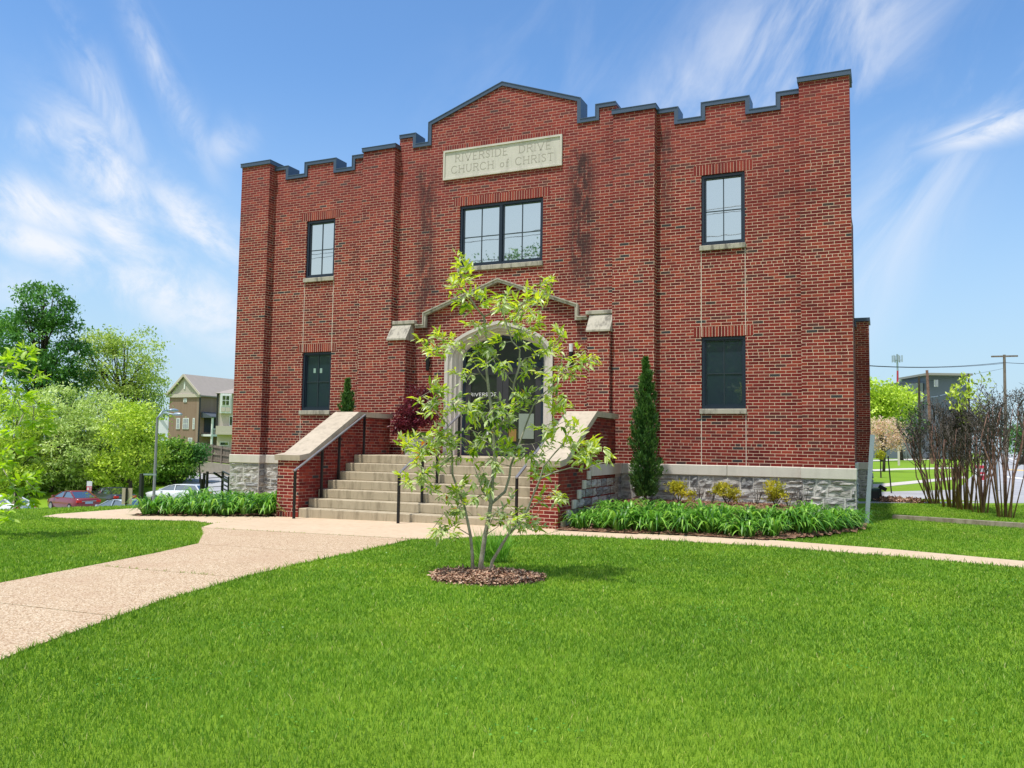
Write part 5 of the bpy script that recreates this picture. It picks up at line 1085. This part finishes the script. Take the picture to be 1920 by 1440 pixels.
def onwall(m,o,ax,u0,u1,z0,z1,nrm,d0=.02,d1=.08):
    a=o+ax*u0+nrm*d0; b=o+ax*u1+nrm*d0; vquad(m,a,b,z0,z1,z0,z1,d1-d0,nrm)
e1n=e1.normalized(); w1=e1.length
m=MB(); onwall(m,O,e1n,-.3,w1+.3,eave-.35,eave+.25,nf1,.02,.25); 
for a_,b_ in (((O-ov),mid),((O+e1+ov),mid)):
    p=Vector((a_.x,a_.y,eave+.05))+nf1*.5; q=Vector((b_.x,b_.y,apex+.05))+nf1*.5; m.bar(p,q,.12,.38)
m.build('trim',M['beige'],th_)
def twin(par,o,ax,u0,u1,z0,z1,nrm,panes=2,shut=False):
    m=MB(); onwall(m,o,ax,u0,u1,z0,z1,nrm,.02,.10); w_=m.build('window',M['white'],par); g=MB(); n=panes; ww=(u1-u0-.24)/n
    for i in range(n):
        for (za,zb_) in ((z0+.12,(z0+z1)/2-.06),((z0+z1)/2+.06,z1-.12)): onwall(g,o,ax,u0+.12+ww*i+.05,u0+.12+ww*(i+1)-.05,za,zb_,nrm,.101,.13)
    g.build('pane',M['carglass'],w_)
def hz_(py): return at(375,py,Dh).z
for (xa,xb,n) in ((.8,1.2,1),(2.0,3.25,3),(3.85,4.6,2)): twin(th_,O,e1n,xa*1.15,xb*1.15,hz_(805),hz_(784),nf1,n)
twin(th_,O,e1n,3.0,3.8,hz_(754),hz_(747),nf1,1); twin(th_,O,e1n,1.3,2.3,hz_(832),hz_(821),nf1,2)
m=MB(); onwall(m,mid,e1n,-.15,.15,hz_(729),hz_(716),nf1,.06,.16); m.build('gable_vent',M['white'],th_)
nf2=Vector((e2.y,-e2.x,0)); 
if nf2.dot(rt2)<0: nf2=-nf2
m=MB(); p=O+nf2*.15+nf1*.1; m.bar((p.x,p.y,zb),(p.x,p.y,eave),.2,.2); m.build('downpipe',M['dkplastic'],th_)
twin(th_,O,e2,8.4,11.2,hz_(768)-.6,hz_(749),nf2,2)
# porch
pr=thing('porch',None,None); pr.parent=th_; m=MB(); onwall(m,O,e2,1.2,14,hz_(805)-.5,hz_(783),nf2,.05,.12); m.build('recess',M['darkrec'],pr); onx=lambda u,d:O+e2*u+nf2*d
m=MB(); onwall(m,O,e2,.6,14,hz_(818),hz_(814),nf2,.1,2.4); m.build('deck',M['white'],pr)
m=MB(); m.add([tuple(onx(.4,2.6))[:2]+(hz_(781),),tuple(onx(14,2.6))[:2]+(hz_(781),),tuple(onx(14,.05))[:2]+(hz_(772),),tuple(onx(.4,.05))[:2]+(hz_(772),),tuple(onx(.4,2.6))[:2]+(hz_(783),),tuple(onx(14,2.6))[:2]+(hz_(783),),tuple(onx(14,.05))[:2]+(hz_(783),),tuple(onx(.4,.05))[:2]+(hz_(783),)],[(0,1,2,3),(7,6,5,4),(0,4,5,1),(1,5,6,2),(2,6,7,3),(3,7,4,0)]); m.build('porch_roof',M['slate2'],pr)
for u in (.9,6,11): m=MB(); p=onx(u,2.3); m.bar((p.x,p.y,zb),(p.x,p.y,hz_(783)),.28,.28); m.build('column',M['white'],pr)
m=MB(); a=onx(.7,2.35);b_=onx(14,2.35); zr=hz_(804); m.bar((a.x,a.y,zr),(b_.x,b_.y,zr),.12,.15); zs=hz_(813)
for i in range(40): p=a.lerp(b_,i/40); m.bar((p.x,p.y,zs),(p.x,p.y,zr),.08,.05)
m.build('balustrade',M['white'],pr)
# second townhouse
Dg=128; g0=at(410,740,Dg); G0=Vector((g0.x,g0.y,0)); th2=thing('townhouse','beige sided townhouse with a white bay window next to the church corner','townhouse',(G0.x,G0.y,zb)); ga=(rt2*.985+fl2*.17).normalized(); gn=Vector((ga.y,-ga.x,0)); gn=gn if gn.dot(fl2)<0 else -gn
def hg(py): return at(420,py,Dg).z
m=MB(); A=[G0,G0+ga*14,G0+ga*14-gn*9,G0-gn*9]; m.add([(p.x,p.y,zb) for p in A]+[(p.x,p.y,hg(738)) for p in A],[(0,1,5,4),(1,2,6,5),(2,3,7,6),(3,0,4,7),(4,5,6,7)]); m.build('wall',M['beige'],th2)
m=MB(); A=[G0-ga*.5+gn*.5,G0+ga*14.5+gn*.5,G0+ga*14.5-gn*9.5,G0-ga*.5-gn*9.5]; r0=G0+ga*4-gn*4.5; r1=G0+ga*10-gn*4.5; ze=hg(737.5); zr=hg(716); m.add([(p.x,p.y,ze) for p in A]+[(r0.x,r0.y,zr),(r1.x,r1.y,zr)],[(0,1,5,4),(1,2,5),(2,3,4,5),(3,0,4),(3,2,1,0)]); m.build('roof',M['shingle'],th2)
m=MB(); onwall(m,G0,ga,.35,2.0,hg(775),hg(738),gn,.02,.7); by=m.build('bay',M['white'],th2)
twin(th2,G0+gn*.7,ga,.55,1.85,hg(761),hg(741),gn,2)
m=MB(); onwall(m,G0+gn*.7,ga,.55,1.15,hg(772),hg(764),gn,.02,.06); onwall(m,G0+gn*.7,ga,1.25,1.85,hg(772),hg(764),gn,.02,.06); m.build('bay_panel',M['beige'],by)
m=MB(); onwall(m,G0,ga,1.7,2.2,hg(812),hg(779),gn,.02,.08); dd_=m.build('door',M['white'],th2); m=MB(); onwall(m,G0,ga,1.8,2.12,hg(797),hg(781),gn,.081,.1); m.build('pane',M['carglass'],dd_)
m=MB(); onwall(m,G0,ga,0,3.4,hg(815),hg(811),gn,.02,1.4); onwall(m,G0+gn*1.3,ga,0,3.4,hg(811),hg(799),gn,.02,.08); m.build('balcony',M['beige'],th2)
m=MB(); onwall(m,G0,ga,.45,1.75,hg(836),hg(828),gn,.02,.1); gd_=m.build('window',M['white'],th2); m=MB(); onwall(m,G0,ga,.55,1.65,hg(834.5),hg(829.5),gn,.101,.12); m.build('pane',M['carglass'],gd_)
m=MB(); p=G0-ga*.1+gn*.12; m.bar((p.x,p.y,hg(815)),(p.x,p.y,hg(738)),.2,.2); m.build('downpipe',M['dkplastic'],th2)
# ------------------------------------------------------------------ right side
def gq(name,pxs,mat,dz,z=-.19):
    V=[]
    for x,y in pxs: p=gp(x,y); V.append((p.x,p.y))
    sheet(name,V,mat,dz,.10)
gq('driveway',[(1560,944),(1700,943.5),(1960,944),(1960,1010),(2200,1060),(2300,930),(1960,918),(1800,918.5),(1640,923),(1560,924)],M['asph'],.012)
gq('street',[(1795,920),(1960,921),(2300,935),(2300,880),(1960,856),(1878,849.5),(1845,849.5),(1850,858),(1830,885)],M['asph'],.018)
gq('lane_line',[(1880,880),(1990,884),(1990,886.5),(1880,881.6)],M['yline'],.024); gq('lane_line',[(1890,858),(1940,872),(1945,874.5),(1888,859)],M['line'],.024); gq('lane_line',[(1885,893),(1990,906),(1990,909),(1885,895)],M['line'],.024)
gq('sidewalk',[(1560,911),(1650,908),(1810,893),(1812,897),(1650,914),(1560,917)],M['sidewalk'],.02); gq('sidewalk',[(1560,884),(1680,878.6),(1800,876),(1800,878.6),(1680,881.6),(1560,888)],M['sidewalk'],.02); gq('sidewalk',[(1560,864),(1740,859.5),(1850,857),(1850,859),(1740,862),(1560,867)],M['sidewalk'],.02)
# timber edging beam in the lawn
p0=gp(1676,973); p1=gp(2000,996.5); b=Vector((p0.x,p0.y,p0.z)); m=MB(); m.bar(p0+Vector((0,0,.035)),p1+Vector((0,0,.05)),.15,.10); props(m.build('timber_edging',M['wood']),'weathered timber beam lying across the lawn in front of the bare shrubs','timber')
# leaning sign post at the church corner
b=aty(1625,980,.25); b.z=H(b.x,b.y); e=aty(1636,815,.25)
t=thing('sign_post','bare leaning galvanised steel post at the right church corner','post',b); m=MB(); d=(e-b).normalized(); m.bar(b-d*.1,e,.075,.008,(0,-1,.07)); a=b+Vector((-.03,-.012,0)); 
for s_ in (-1,1): m.bar(b-d*.1+Vector((s_*.037,.012,0)),e+Vector((s_*.037,.012,0)),.008,.03,(0,-1,.07))
m.build('channel',M['galv'],t)
# small things along the driveway
b=gp(1672,926); m=MB(); m.bar(b-Vector((0,0,.1)),b+Vector((-.10,0,1.35)),.045,.03); props(m.build('marker_rod',M['black']),'thin black rod leaning at the edge of the driveway','post')
b=gp(1653,941); t=thing('hydrant_marker','short black post with a bent top by the driveway','post',b); m=MB(); m.bar(b-Vector((0,0,.1)),b+Vector((-.03,0,.42)),.05,.05); m.build('stake',M['black'],t); m=MB(); m.bar(b+Vector((-.06,0,.44)),b+Vector((.13,0,.33)),.03,.10); m.build('flag',M['black'],t)
b=gp(1641,940); t=thing('utility_box','dark green meter box at the foot of the rear stone base','utility box',b); m=MB(); m.cbox(b.x-.10,b.x+.13,b.y-.12,b.y+.12,b.z-.05,b.z+.36,.03); bx=m.build('box',simple('dark_green_box',(.02,.05,.04),.5),t); m=MB(); m.cbox(b.x-.07,b.x+.10,b.y-.125,b.y-.118,b.z+.08,b.z+.28,.002); m.build('door',M['dkplastic'],bx)
b=gp(1690,942); t=thing('leaf_pile','dark pile of debris on the driveway edge','debris',b); scatter_crown('leaves',t,[(b+Vector((0,0,.03)),(.62,.3,.08)),(b+Vector((-.3,0,.03)),(.4,.25,.07))],900,M['mulch'],.11,.6)
# crape myrtles
def myrtle(px,py,hpx,lean,lab,ns,seed,wide=1.0,dx=0):
    r=random.Random(seed); b=gp(px,py); t=thing('crape_myrtle',lab,'shrub',b,'row of bare crape myrtles'); hgt=hpx/F*(b-CAM).dot(FWD)
    sm_=MB(); tw=MB(); tips=[]
    for i in range(ns):
        a=r.uniform(0,6.28); o=Vector((math.cos(a)*.22*r.random(),math.sin(a)*.22*r.random(),-.03)); sp=r.uniform(.12,.42)*hgt*.36*wide
        top=b+Vector((math.cos(a)*sp+lean*hgt*.2,math.sin(a)*sp,hgt*r.uniform(.60,.80))); c1=b+o+(top-b)*.35+Vector((r.gauss(0,.05),r.gauss(0,.05),.15)); c2=b+o+(top-b)*.7+Vector((r.gauss(0,.06),r.gauss(0,.06),.1)); r0=r.uniform(.014,.026)
        sm_.tube([b+o,c1,c2,top],[r0,r0*.8,r0*.55,r0*.3],6)
        for q in range(6):
            s_=c1.lerp(c2,r.uniform(.1,1)) if q<2 else c2.lerp(top,r.random()); e=s_+Vector((r.gauss(0,.24),r.gauss(0,.24),r.uniform(.25,.75)))*hgt*.26; e.z=min(e.z,b.z+hgt*.9); kx=s_.lerp(e,.5)+Vector((r.gauss(0,.05),r.gauss(0,.05),.03)); tw.tube([s_,kx,e],[.009,.0065,.004],4)
            for _ in range(4):
                s2=kx.lerp(e,r.random()); e2=s2+Vector((r.gauss(0,.2),r.gauss(0,.2),r.uniform(.05,.6)))*hgt*.16; tw.tube([s2,e2],[.0055,.003],3); tips.append(e2)
                for _ in range(3):
                    s3=s2.lerp(e2,r.random()); e3=s3+Vector((r.gauss(0,.2),r.gauss(0,.2),r.uniform(-.1,.5)))*hgt*.085; tw.tube([s3,e3],[.0042,.0026],3,False); tips.append(e3)
    sm_.build('stem',M['bark_r'],t,True); tw.build('twigs',M['twig_d'],t,False,False)
    # foliage mesh: mostly dry seed heads, few leaves, all in twig colour
    n=700; P=np.array([tuple(r.choice(tips)) for _ in range(n)])+RS.normal(size=(n,3))*.05; L=RS.uniform(.03,.07,n); V,Fs,k2=leaves_small(P,rdir(n),rdir(n),L,L*.5); np_mesh('foliage',V,Fs,M['twig_d'],None,t)
    return t,tips,b,hgt
mt=[(1752,945,195,-.5,'crape myrtle clump with bare stems, leftmost and farthest of the row',16,1,1.5),(1785,952,225,-.1,'second bare crape myrtle clump from the left of the row',17,2,.9),(1812,956,232,0,'middle crape myrtle clump of the row with bare brown stems',17,3,.9),(1842,962,238,.1,'fourth crape myrtle clump of the row, just left of the nearest',15,4,1.0),(1886,971,268,.15,'nearest and tallest bare crape myrtle at the right edge',16,5,1.25)]
allt=[]
for px,py,hp,ln,lab,ns,sd,wd in mt:
    t,tips,b,hg_=myrtle(px,py,hp,ln,lab,ns,sd,wd); allt.append((t,tips,b,hg_))
def sprig(t,pxs,Dref,n,mat,L,sp):
    P=np.array([tuple(at(x+random.gauss(0,sp),y+random.gauss(0,sp),Dref+random.gauss(0,.25))) for x,y in pxs for _ in range(n)]); k_=len(P); Ls=RS.uniform(.6,1.2,k_)*L; V,Fs,k2=leaves_small(P,rdir(k_),unit(rdir(k_)+np.array([0,0,1.])),Ls,Ls*.4); np_mesh('leaves',V,Fs,mat,np.repeat(RS.uniform(.2,1,k_),k2),t)
Dm=(allt[2][2]-CAM).dot(FWD)
sprig(allt[2][0],[(1785,742),(1795,728),(1805,750),(1815,738),(1800,765),(1808,790),(1820,725),(1812,712)],Dm,40,M['lf_fresh'],.13,6)
sprig(allt[3][0],[(1835,710),(1830,760),(1840,775),(1850,720),(1845,750)],(allt[3][2]-CAM).dot(FWD),28,M['lf_mid'],.11,7)
sprig(allt[0][0],[(1705,765),(1715,790),(1700,785),(1725,770),(1712,810),(1735,800)],(allt[0][2]-CAM).dot(FWD),36,M['lf_con'],.10,8)
# far right: trees, blossom tree, house, poles
far_tree('deciduous_tree','bright green tree beyond the rear wing of the church','tree',ground_at(1655,120),pxblobs(120,[(1655,745,38,32,0),(1640,770,40,32,0),(1672,765,30,25,0),(1625,740,30,30,0)]),M['lf_fresh'],6000,.55,M['bark_d'],.35,'trees far down the street',260,.6,.5,12)
far_tree('deciduous_tree','pale green tree left of the slate grey house','tree',ground_at(1690,140),pxblobs(140,[(1690,748,28,28,0),(1678,778,32,24,0),(1650,790,30,22,0)]),M['lf_fresh'],4000,.6,M['bark_d'],.35,'trees far down the street',200,.6,.5,12)
far_tree('blossom_tree','pink blossoming tree on the grass by the rear wing','tree',ground_at(1656,62),pxblobs(62,[(1665,805,36,22,0),(1645,825,34,20,0),(1680,830,22,18,0),(1640,800,20,14,0)]),M['lf_pink'],3000,.18,M['bark_d'],.10,None,220,.22,.5,14,(.5,.25),.3)
far_tree('deciduous_tree','dark green clipped trees at the far right end of the street','tree',ground_at(1912,110),pxblobs(110,[(1910,825,22,26,0),(1935,815,26,32,0),(1970,810,40,40,0)]),M['lf_dark'],3500,.5,M['bark_d'],.25,'trees far down the street',160,.5,.5,8)
b=ground_at(1651,48); t=thing('small_bush','small yellow green bush with a dark base in front of the blossom tree','bush',b); m=MB(); m.tube([b,at(1651,864,48)],[.05,.03],6); m.build('stem',M['bark_d'],t); scatter_crown('foliage',t,[(at(1651,853,48),(.32,.3,.28))],260,M['lf_gold'],.14,.5)
# slate grey house
Ds=170; hb=ground_at(1740,Ds); t=thing('modern_house','slate grey modern house with flat and curved roofs behind the bare shrubs','house',hb)
fn2=Vector((FWD.x,FWD.y,0)).normalized(); 
def sh(px,py): return at(px,py,Ds)
def hbox(m,x0,x1,y0,y1,dep,off=0): 
    a=sh(x0,y1)+fn2*off; b_=sh(x1,y1)+fn2*off; zt=sh((x0+x1)/2,y0).z; zb_=sh((x0+x1)/2,y1).z; vquad(m,a,b_,zb_,zt,zb_,zt,dep,fn2)
m=MB(); hbox(m,1740,1816,704,860,12); m.build('tower_wall',M['greyhouse'],t); m=MB(); hbox(m,1736,1821,700,704,12.5,-.6); m.build('flat_roof',simple('pale_roof_edge',(.30,.29,.26),.7),t)
m=MB(); pts=[(1678,860),(1678,748),(1681,732),(1692,729),(1700,729.5),(1710,723),(1722,718),(1740,716),(1740,860)]; V=[sh(x,y)+fn2*2 for x,y in pts]; n=len(V); m.add(V+[v+fn2*10 for v in V],[tuple(range(n)),tuple(range(2*n-1,n-1,-1))]+[(i,(i+1)%n,n+(i+1)%n,n+i) for i in range(n)]); m.build('curved_wing',simple('green_grey_siding',(.15,.185,.195),.7,0,.1,1),t)
m=MB(); hbox(m,1668,1692,730,860,8,.8); m.build('side_block',M['greyhouse'],t); m=MB(); hbox(m,1703,1736,714,722,8,3.5); m.build('upper_block',M['slate2'],t)
for x0,x1,y0,y1 in ((1751,1758,712,725),(1732,1739,735,752),(1711,1722,752,758)): m=MB(); hbox(m,x0,x1,y0,y1,.2,-.25 if x0>1740 else 1.7); wn_=m.build('window',M['white'],t); m=MB(); hbox(m,x0+1,x1-1,y0+1,y1-1,.1,-.36 if x0>1740 else 1.58); m.build('pane',M['carglass'],wn_)
# poles and wires
def upole(px,ytop,D,r,lab,lx=0,grp='utility poles down the street',arm=False,m_='pole'):
    b=ground_at(px,D); e=at(px+lx,ytop,D); t=thing('utility_pole',lab,'pole',b,grp); m=MB(); m.tube([b-Vector((0,0,.5)),e],[r*1.2,r*.85],10); m.build('pole',M[m_],t)
    if arm: m=MB(); a=at(px-27,668.5,D); c=at(px+22,667.5,D); m.bar(a,c,.13,.13); m.build('crossarm',M['pole'],t)
    return e
E1=upole(1886,665,72,.125,'wooden utility pole with a crossarm behind the nearest bare shrub',-3,arm=True)
upole(1725,705,110,.16,'dark pole standing left of the brown leaning pole',-2,m_='bark_d'); upole(1748,694,105,.19,'reddish brown pole leaning left in front of the slate grey house',-10,m_='bark_r'); upole(1817,700,120,.15,'thin dark pole at the right end of the slate grey house',-1,m_='bark_d')
def wire(a,b_,sag,r,name,lab,grp,n=14):
    m=MB(); P=[a.lerp(b_,i/n)-Vector((0,0,sag*4*(i/n)*(1-i/n))) for i in range(n+1)]; m.tube(P,r,5); props(m.build(name,M['black']),lab,'wire',grp)
wire(at(1500,672,66),at(1886,679,72),.55,.022,'power_line','upper black power line crossing the sky right of the church','power lines'); wire(at(1500,674,66),at(1886,681,72.3),.50,.018,'power_line','second power line just under the upper one','power lines'); wire(at(1886,680,72),at(2080,668,70),.3,.022,'power_line','power line leaving the crossarm pole to the right','power lines'); wire(at(1500,716,90),at(1886,690,72),.8,.011,'power_line','thin lower line sloping up to the crossarm pole','power lines')
wire(at(1738,745,105),at(1817,716,120),.5,.035,'service_cable','pale cable running from the brown pole to the slate house',None); bpy.data.objects['service_cable'].data.materials[0]=M['galv']
b=ground_at(1684,420); t=thing('cell_tower','distant red and white cell tower on the horizon','tower',b); z0=at(1683,720,420); z1=at(1683,695,420); z2=at(1682,664,420); m=MB(); m.tube([b,z0,z1],[.55,.5,.45],8); m.build('red_mast',M['signred'],t); m=MB(); m.tube([z1,z2],[.45,.4],8); m.build('mast',M['galv'],t); m=MB()
for a in range(6): m.obox(z2+Vector((math.cos(a)*2.2-.3,math.sin(a)*2.2-.3,-4)),(.6,0,0),(0,.6,0),(0,0,3.4)); m.bar(z2+Vector((0,0,-3)),z2+Vector((math.cos(a)*2.2,math.sin(a)*2.2,-3)),.2,.2)
m.build('antenna',M['galv'],t)
# estate sign and street signs behind the shrubs
b=ground_at(1838,44); t=thing('estate_sign','red and white roadside sign seen between the bare stems','sign',b); u=rt2
def rsign(par,x0,x1,y0,y1,D,mat,name,off=0): 
    m=MB(); a=at(x0,y1,D)-fn2*off; c=at(x1,y1,D)-fn2*off; zt=at(x0,y0,D).z; vquad(m,a,c,a.z,zt,a.z,zt,.03,fn2); return m.build(name,mat,par)
for x in (1829,1847): p=ground_at(x,44); e=at(x,868,44); m=MB(); m.bar(p-Vector((0,0,.1)),Vector((p.x,p.y,e.z)),.06,.06); m.build('post',M['white'],t)
pn_=rsign(t,1829,1847,872,900,43.9,M['white'],'panel'); rsign(pn_,1829.5,1846.5,872.5,878,43.9,M['signred'],'red_header',.02); rsign(pn_,1829.5,1846.5,885,900,43.9,M['signred'],'red_field',.02)
rsign(pn_,1832,1844,889,891,43.9,M['white'],'white_line',.04); 
b=ground_at(1853,40); t=thing('street_sign','small white street sign with a blue disc beyond the bare stems','sign',b); e=at(1853,842,40); m=MB(); m.bar(b,Vector((b.x,b.y,e.z)),.06,.06); m.build('post',M['galv'],t); pn_=rsign(t,1848,1860,843,853,39.9,M['white'],'panel'); m=MB(); c=at(1853,848,39.8); m.tube([c,c-fn2*.03],.09,14); m.build('blue_disc',M['signblue'],pn_)
b=ground_at(1866,34); t=thing('street_sign_post','pale green metal post standing by the street behind the bare stems','post',b); e=at(1868,845,34); m=MB(); m.bar(b-Vector((0,0,.1)),Vector((e.x,e.y,e.z)),.12,.09); m.build('post',M['galv'],t)
b=ground_at(1685,90); t=thing('bollard','pale short post on the grass beside the blossom tree','post',b); m=MB(); e=at(1685,835,90); m.bar(b,Vector((b.x,b.y,e.z)),.22,.22); m.build('post',M['sidewalk'],t)
# ------------------------------------------------------------------ what the windows mirror, across the street behind the photographer
REF=[((-14.4,-31),11.5,5.0,'broad street tree mirrored in the upper middle window','lf_dark',(16.5,1)),((-38,-44),13,7.0,'street tree mirrored in the lower left window','lf_dark',(9,0)),((-48,-40),12,6.5,'second street tree mirrored in the lower left window','lf_mid',(9,0)),((-3,-46),12.5,6.5,'street tree mirrored in the lower right window','lf_dark',(8,0)),((6,-48),10.5,6.0,'low street tree mirrored in the door and lower right window','lf_dark',(8,0)),((-28,-48),11,6.5,'street tree mirrored beside the arched door','lf_dark',(9,0)),((-12,-48),11,6.5,'street tree mirrored in the arched door','lf_dark',(8,0))]
for (x,y),h_,r_,lab,mt_,(zt,op) in REF:
    b=Vector((x,y,H(x,y))); 
    if op: bl=[(Vector((x,y,11.2)),(3.8,2.5,2.8)),(Vector((x-2.6,y,11.3)),(2.2,2,2.6)),(Vector((x+2.4,y,12.4)),(2.6,2,2.3)),(Vector((x+.8,y,13.2)),(1.6,1.4,1.2)),(Vector((x,y,7.5)),(3,3,2.4))]; far_tree('street_tree',lab,'tree',b,bl,M[mt_],5200,.20,M['bark_d'],.22,'street trees behind the photographer',200,.3,.5,60)
    else: bl=[(Vector((x,y,h_*.6)),(r_,r_*.7,h_*.36)),(Vector((x-2,y,h_*.4)),(r_*.7,r_*.7,h_*.35)),(Vector((x+2,y,h_*.35)),(r_*.8,r_*.7,h_*.35))]; far_tree('street_tree',lab,'tree',b,bl,M[mt_],9000,.42,M['bark_d'],.25,'street trees behind the photographer',260,.6,.6,12)
for z,y in ((12.4,-17.5),(12.1,-17.2),(11.3,-18),(10.6,-18.2)): wire(Vector((-45,y-4,z)),Vector((40,y,z+.6)),.8,.014,'street_wire','thin overhead wire high above the street, mirrored in the upper windows','overhead wires along the street',20)

# uncut grass behind the young tree's stems
n=420; a=RS.uniform(0,2*np.pi,n); rr=np.sqrt(RS.uniform(0,1,n)); b=gp(925,1055); P=np.stack([b.x+np.cos(a)*rr*.20,b.y+np.sin(a)*rr*.13,np.full(n,H(b.x,b.y)+.02)],1); A=unit(np.stack([RS.normal(0,.28,n),RS.normal(0,.28,n),np.ones(n)],1)); L=RS.uniform(.18,.42,n); V,Fs,k=leaves_big(P,A,rdir(n),L,np.full(n,.011),.1,.25); props(np_mesh('grass_tuft',V,Fs,M['lf_lily'],np.repeat(RS.uniform(.4,.95,n),k)),'tall uncut grass tuft growing between the stems of the young tree','grass tuft')

# clover and weeds in patches through the lawn
P=[]
for _ in range(46):
    cx,cy=RS.uniform(0,10),RS.uniform(-14.5,-5.5); 
    for _ in range(RS.randint(12,60)): P.append((cx+RS.normal(0,.16),cy+RS.normal(0,.16)))
P=np.array(P); ok=np.ones(len(P),bool)
for poly in (PATH,PAD,SIDEW,RWALK,RING): ok&=~in_poly(P,poly)
P=P[ok]; n=len(P); P=np.concatenate([P,np.array([[H(x,y)+RS.uniform(.018,.045)] for x,y in P])],1); A=rdir(n); A[:,2]*=.3; L=RS.uniform(.012,.026,n); V,Fs,k=leaves_small(P,A,unit(RS.normal(size=(n,3))*.4+np.array([0,0,1.])),L,L*.8); props(np_mesh('clover_leaves',V,Fs,M['lf_lily'],np.repeat(RS.uniform(.25,.65,n),k)),'small clover and weed leaves scattered through the lawn','weeds',None,'stuff')

# unseen row building added across the street so the lower windows mirror something dark
rb_=thing('added_row_building','unseen long brown brick building added across the street to darken the lower window reflections','building',(-24,-60,-.2)); m=MB(); m.box(-66,16,-72,-60,-1,11.5); m.build('wall',M['brown'],rb_); m=MB(); m.box(-66.3,16.3,-72.3,-59.7,11.505,11.9); m.build('roof_edge',M['slate2'],rb_)
for i in range(20):
    for z in (1.2,5.0,8.4):
        m=MB(); x=-63+i*4; m.box(x-.8,x+.8,-60.02,-59.95,z,z+1.9); m.build('window',M['darkrec'],rb_)
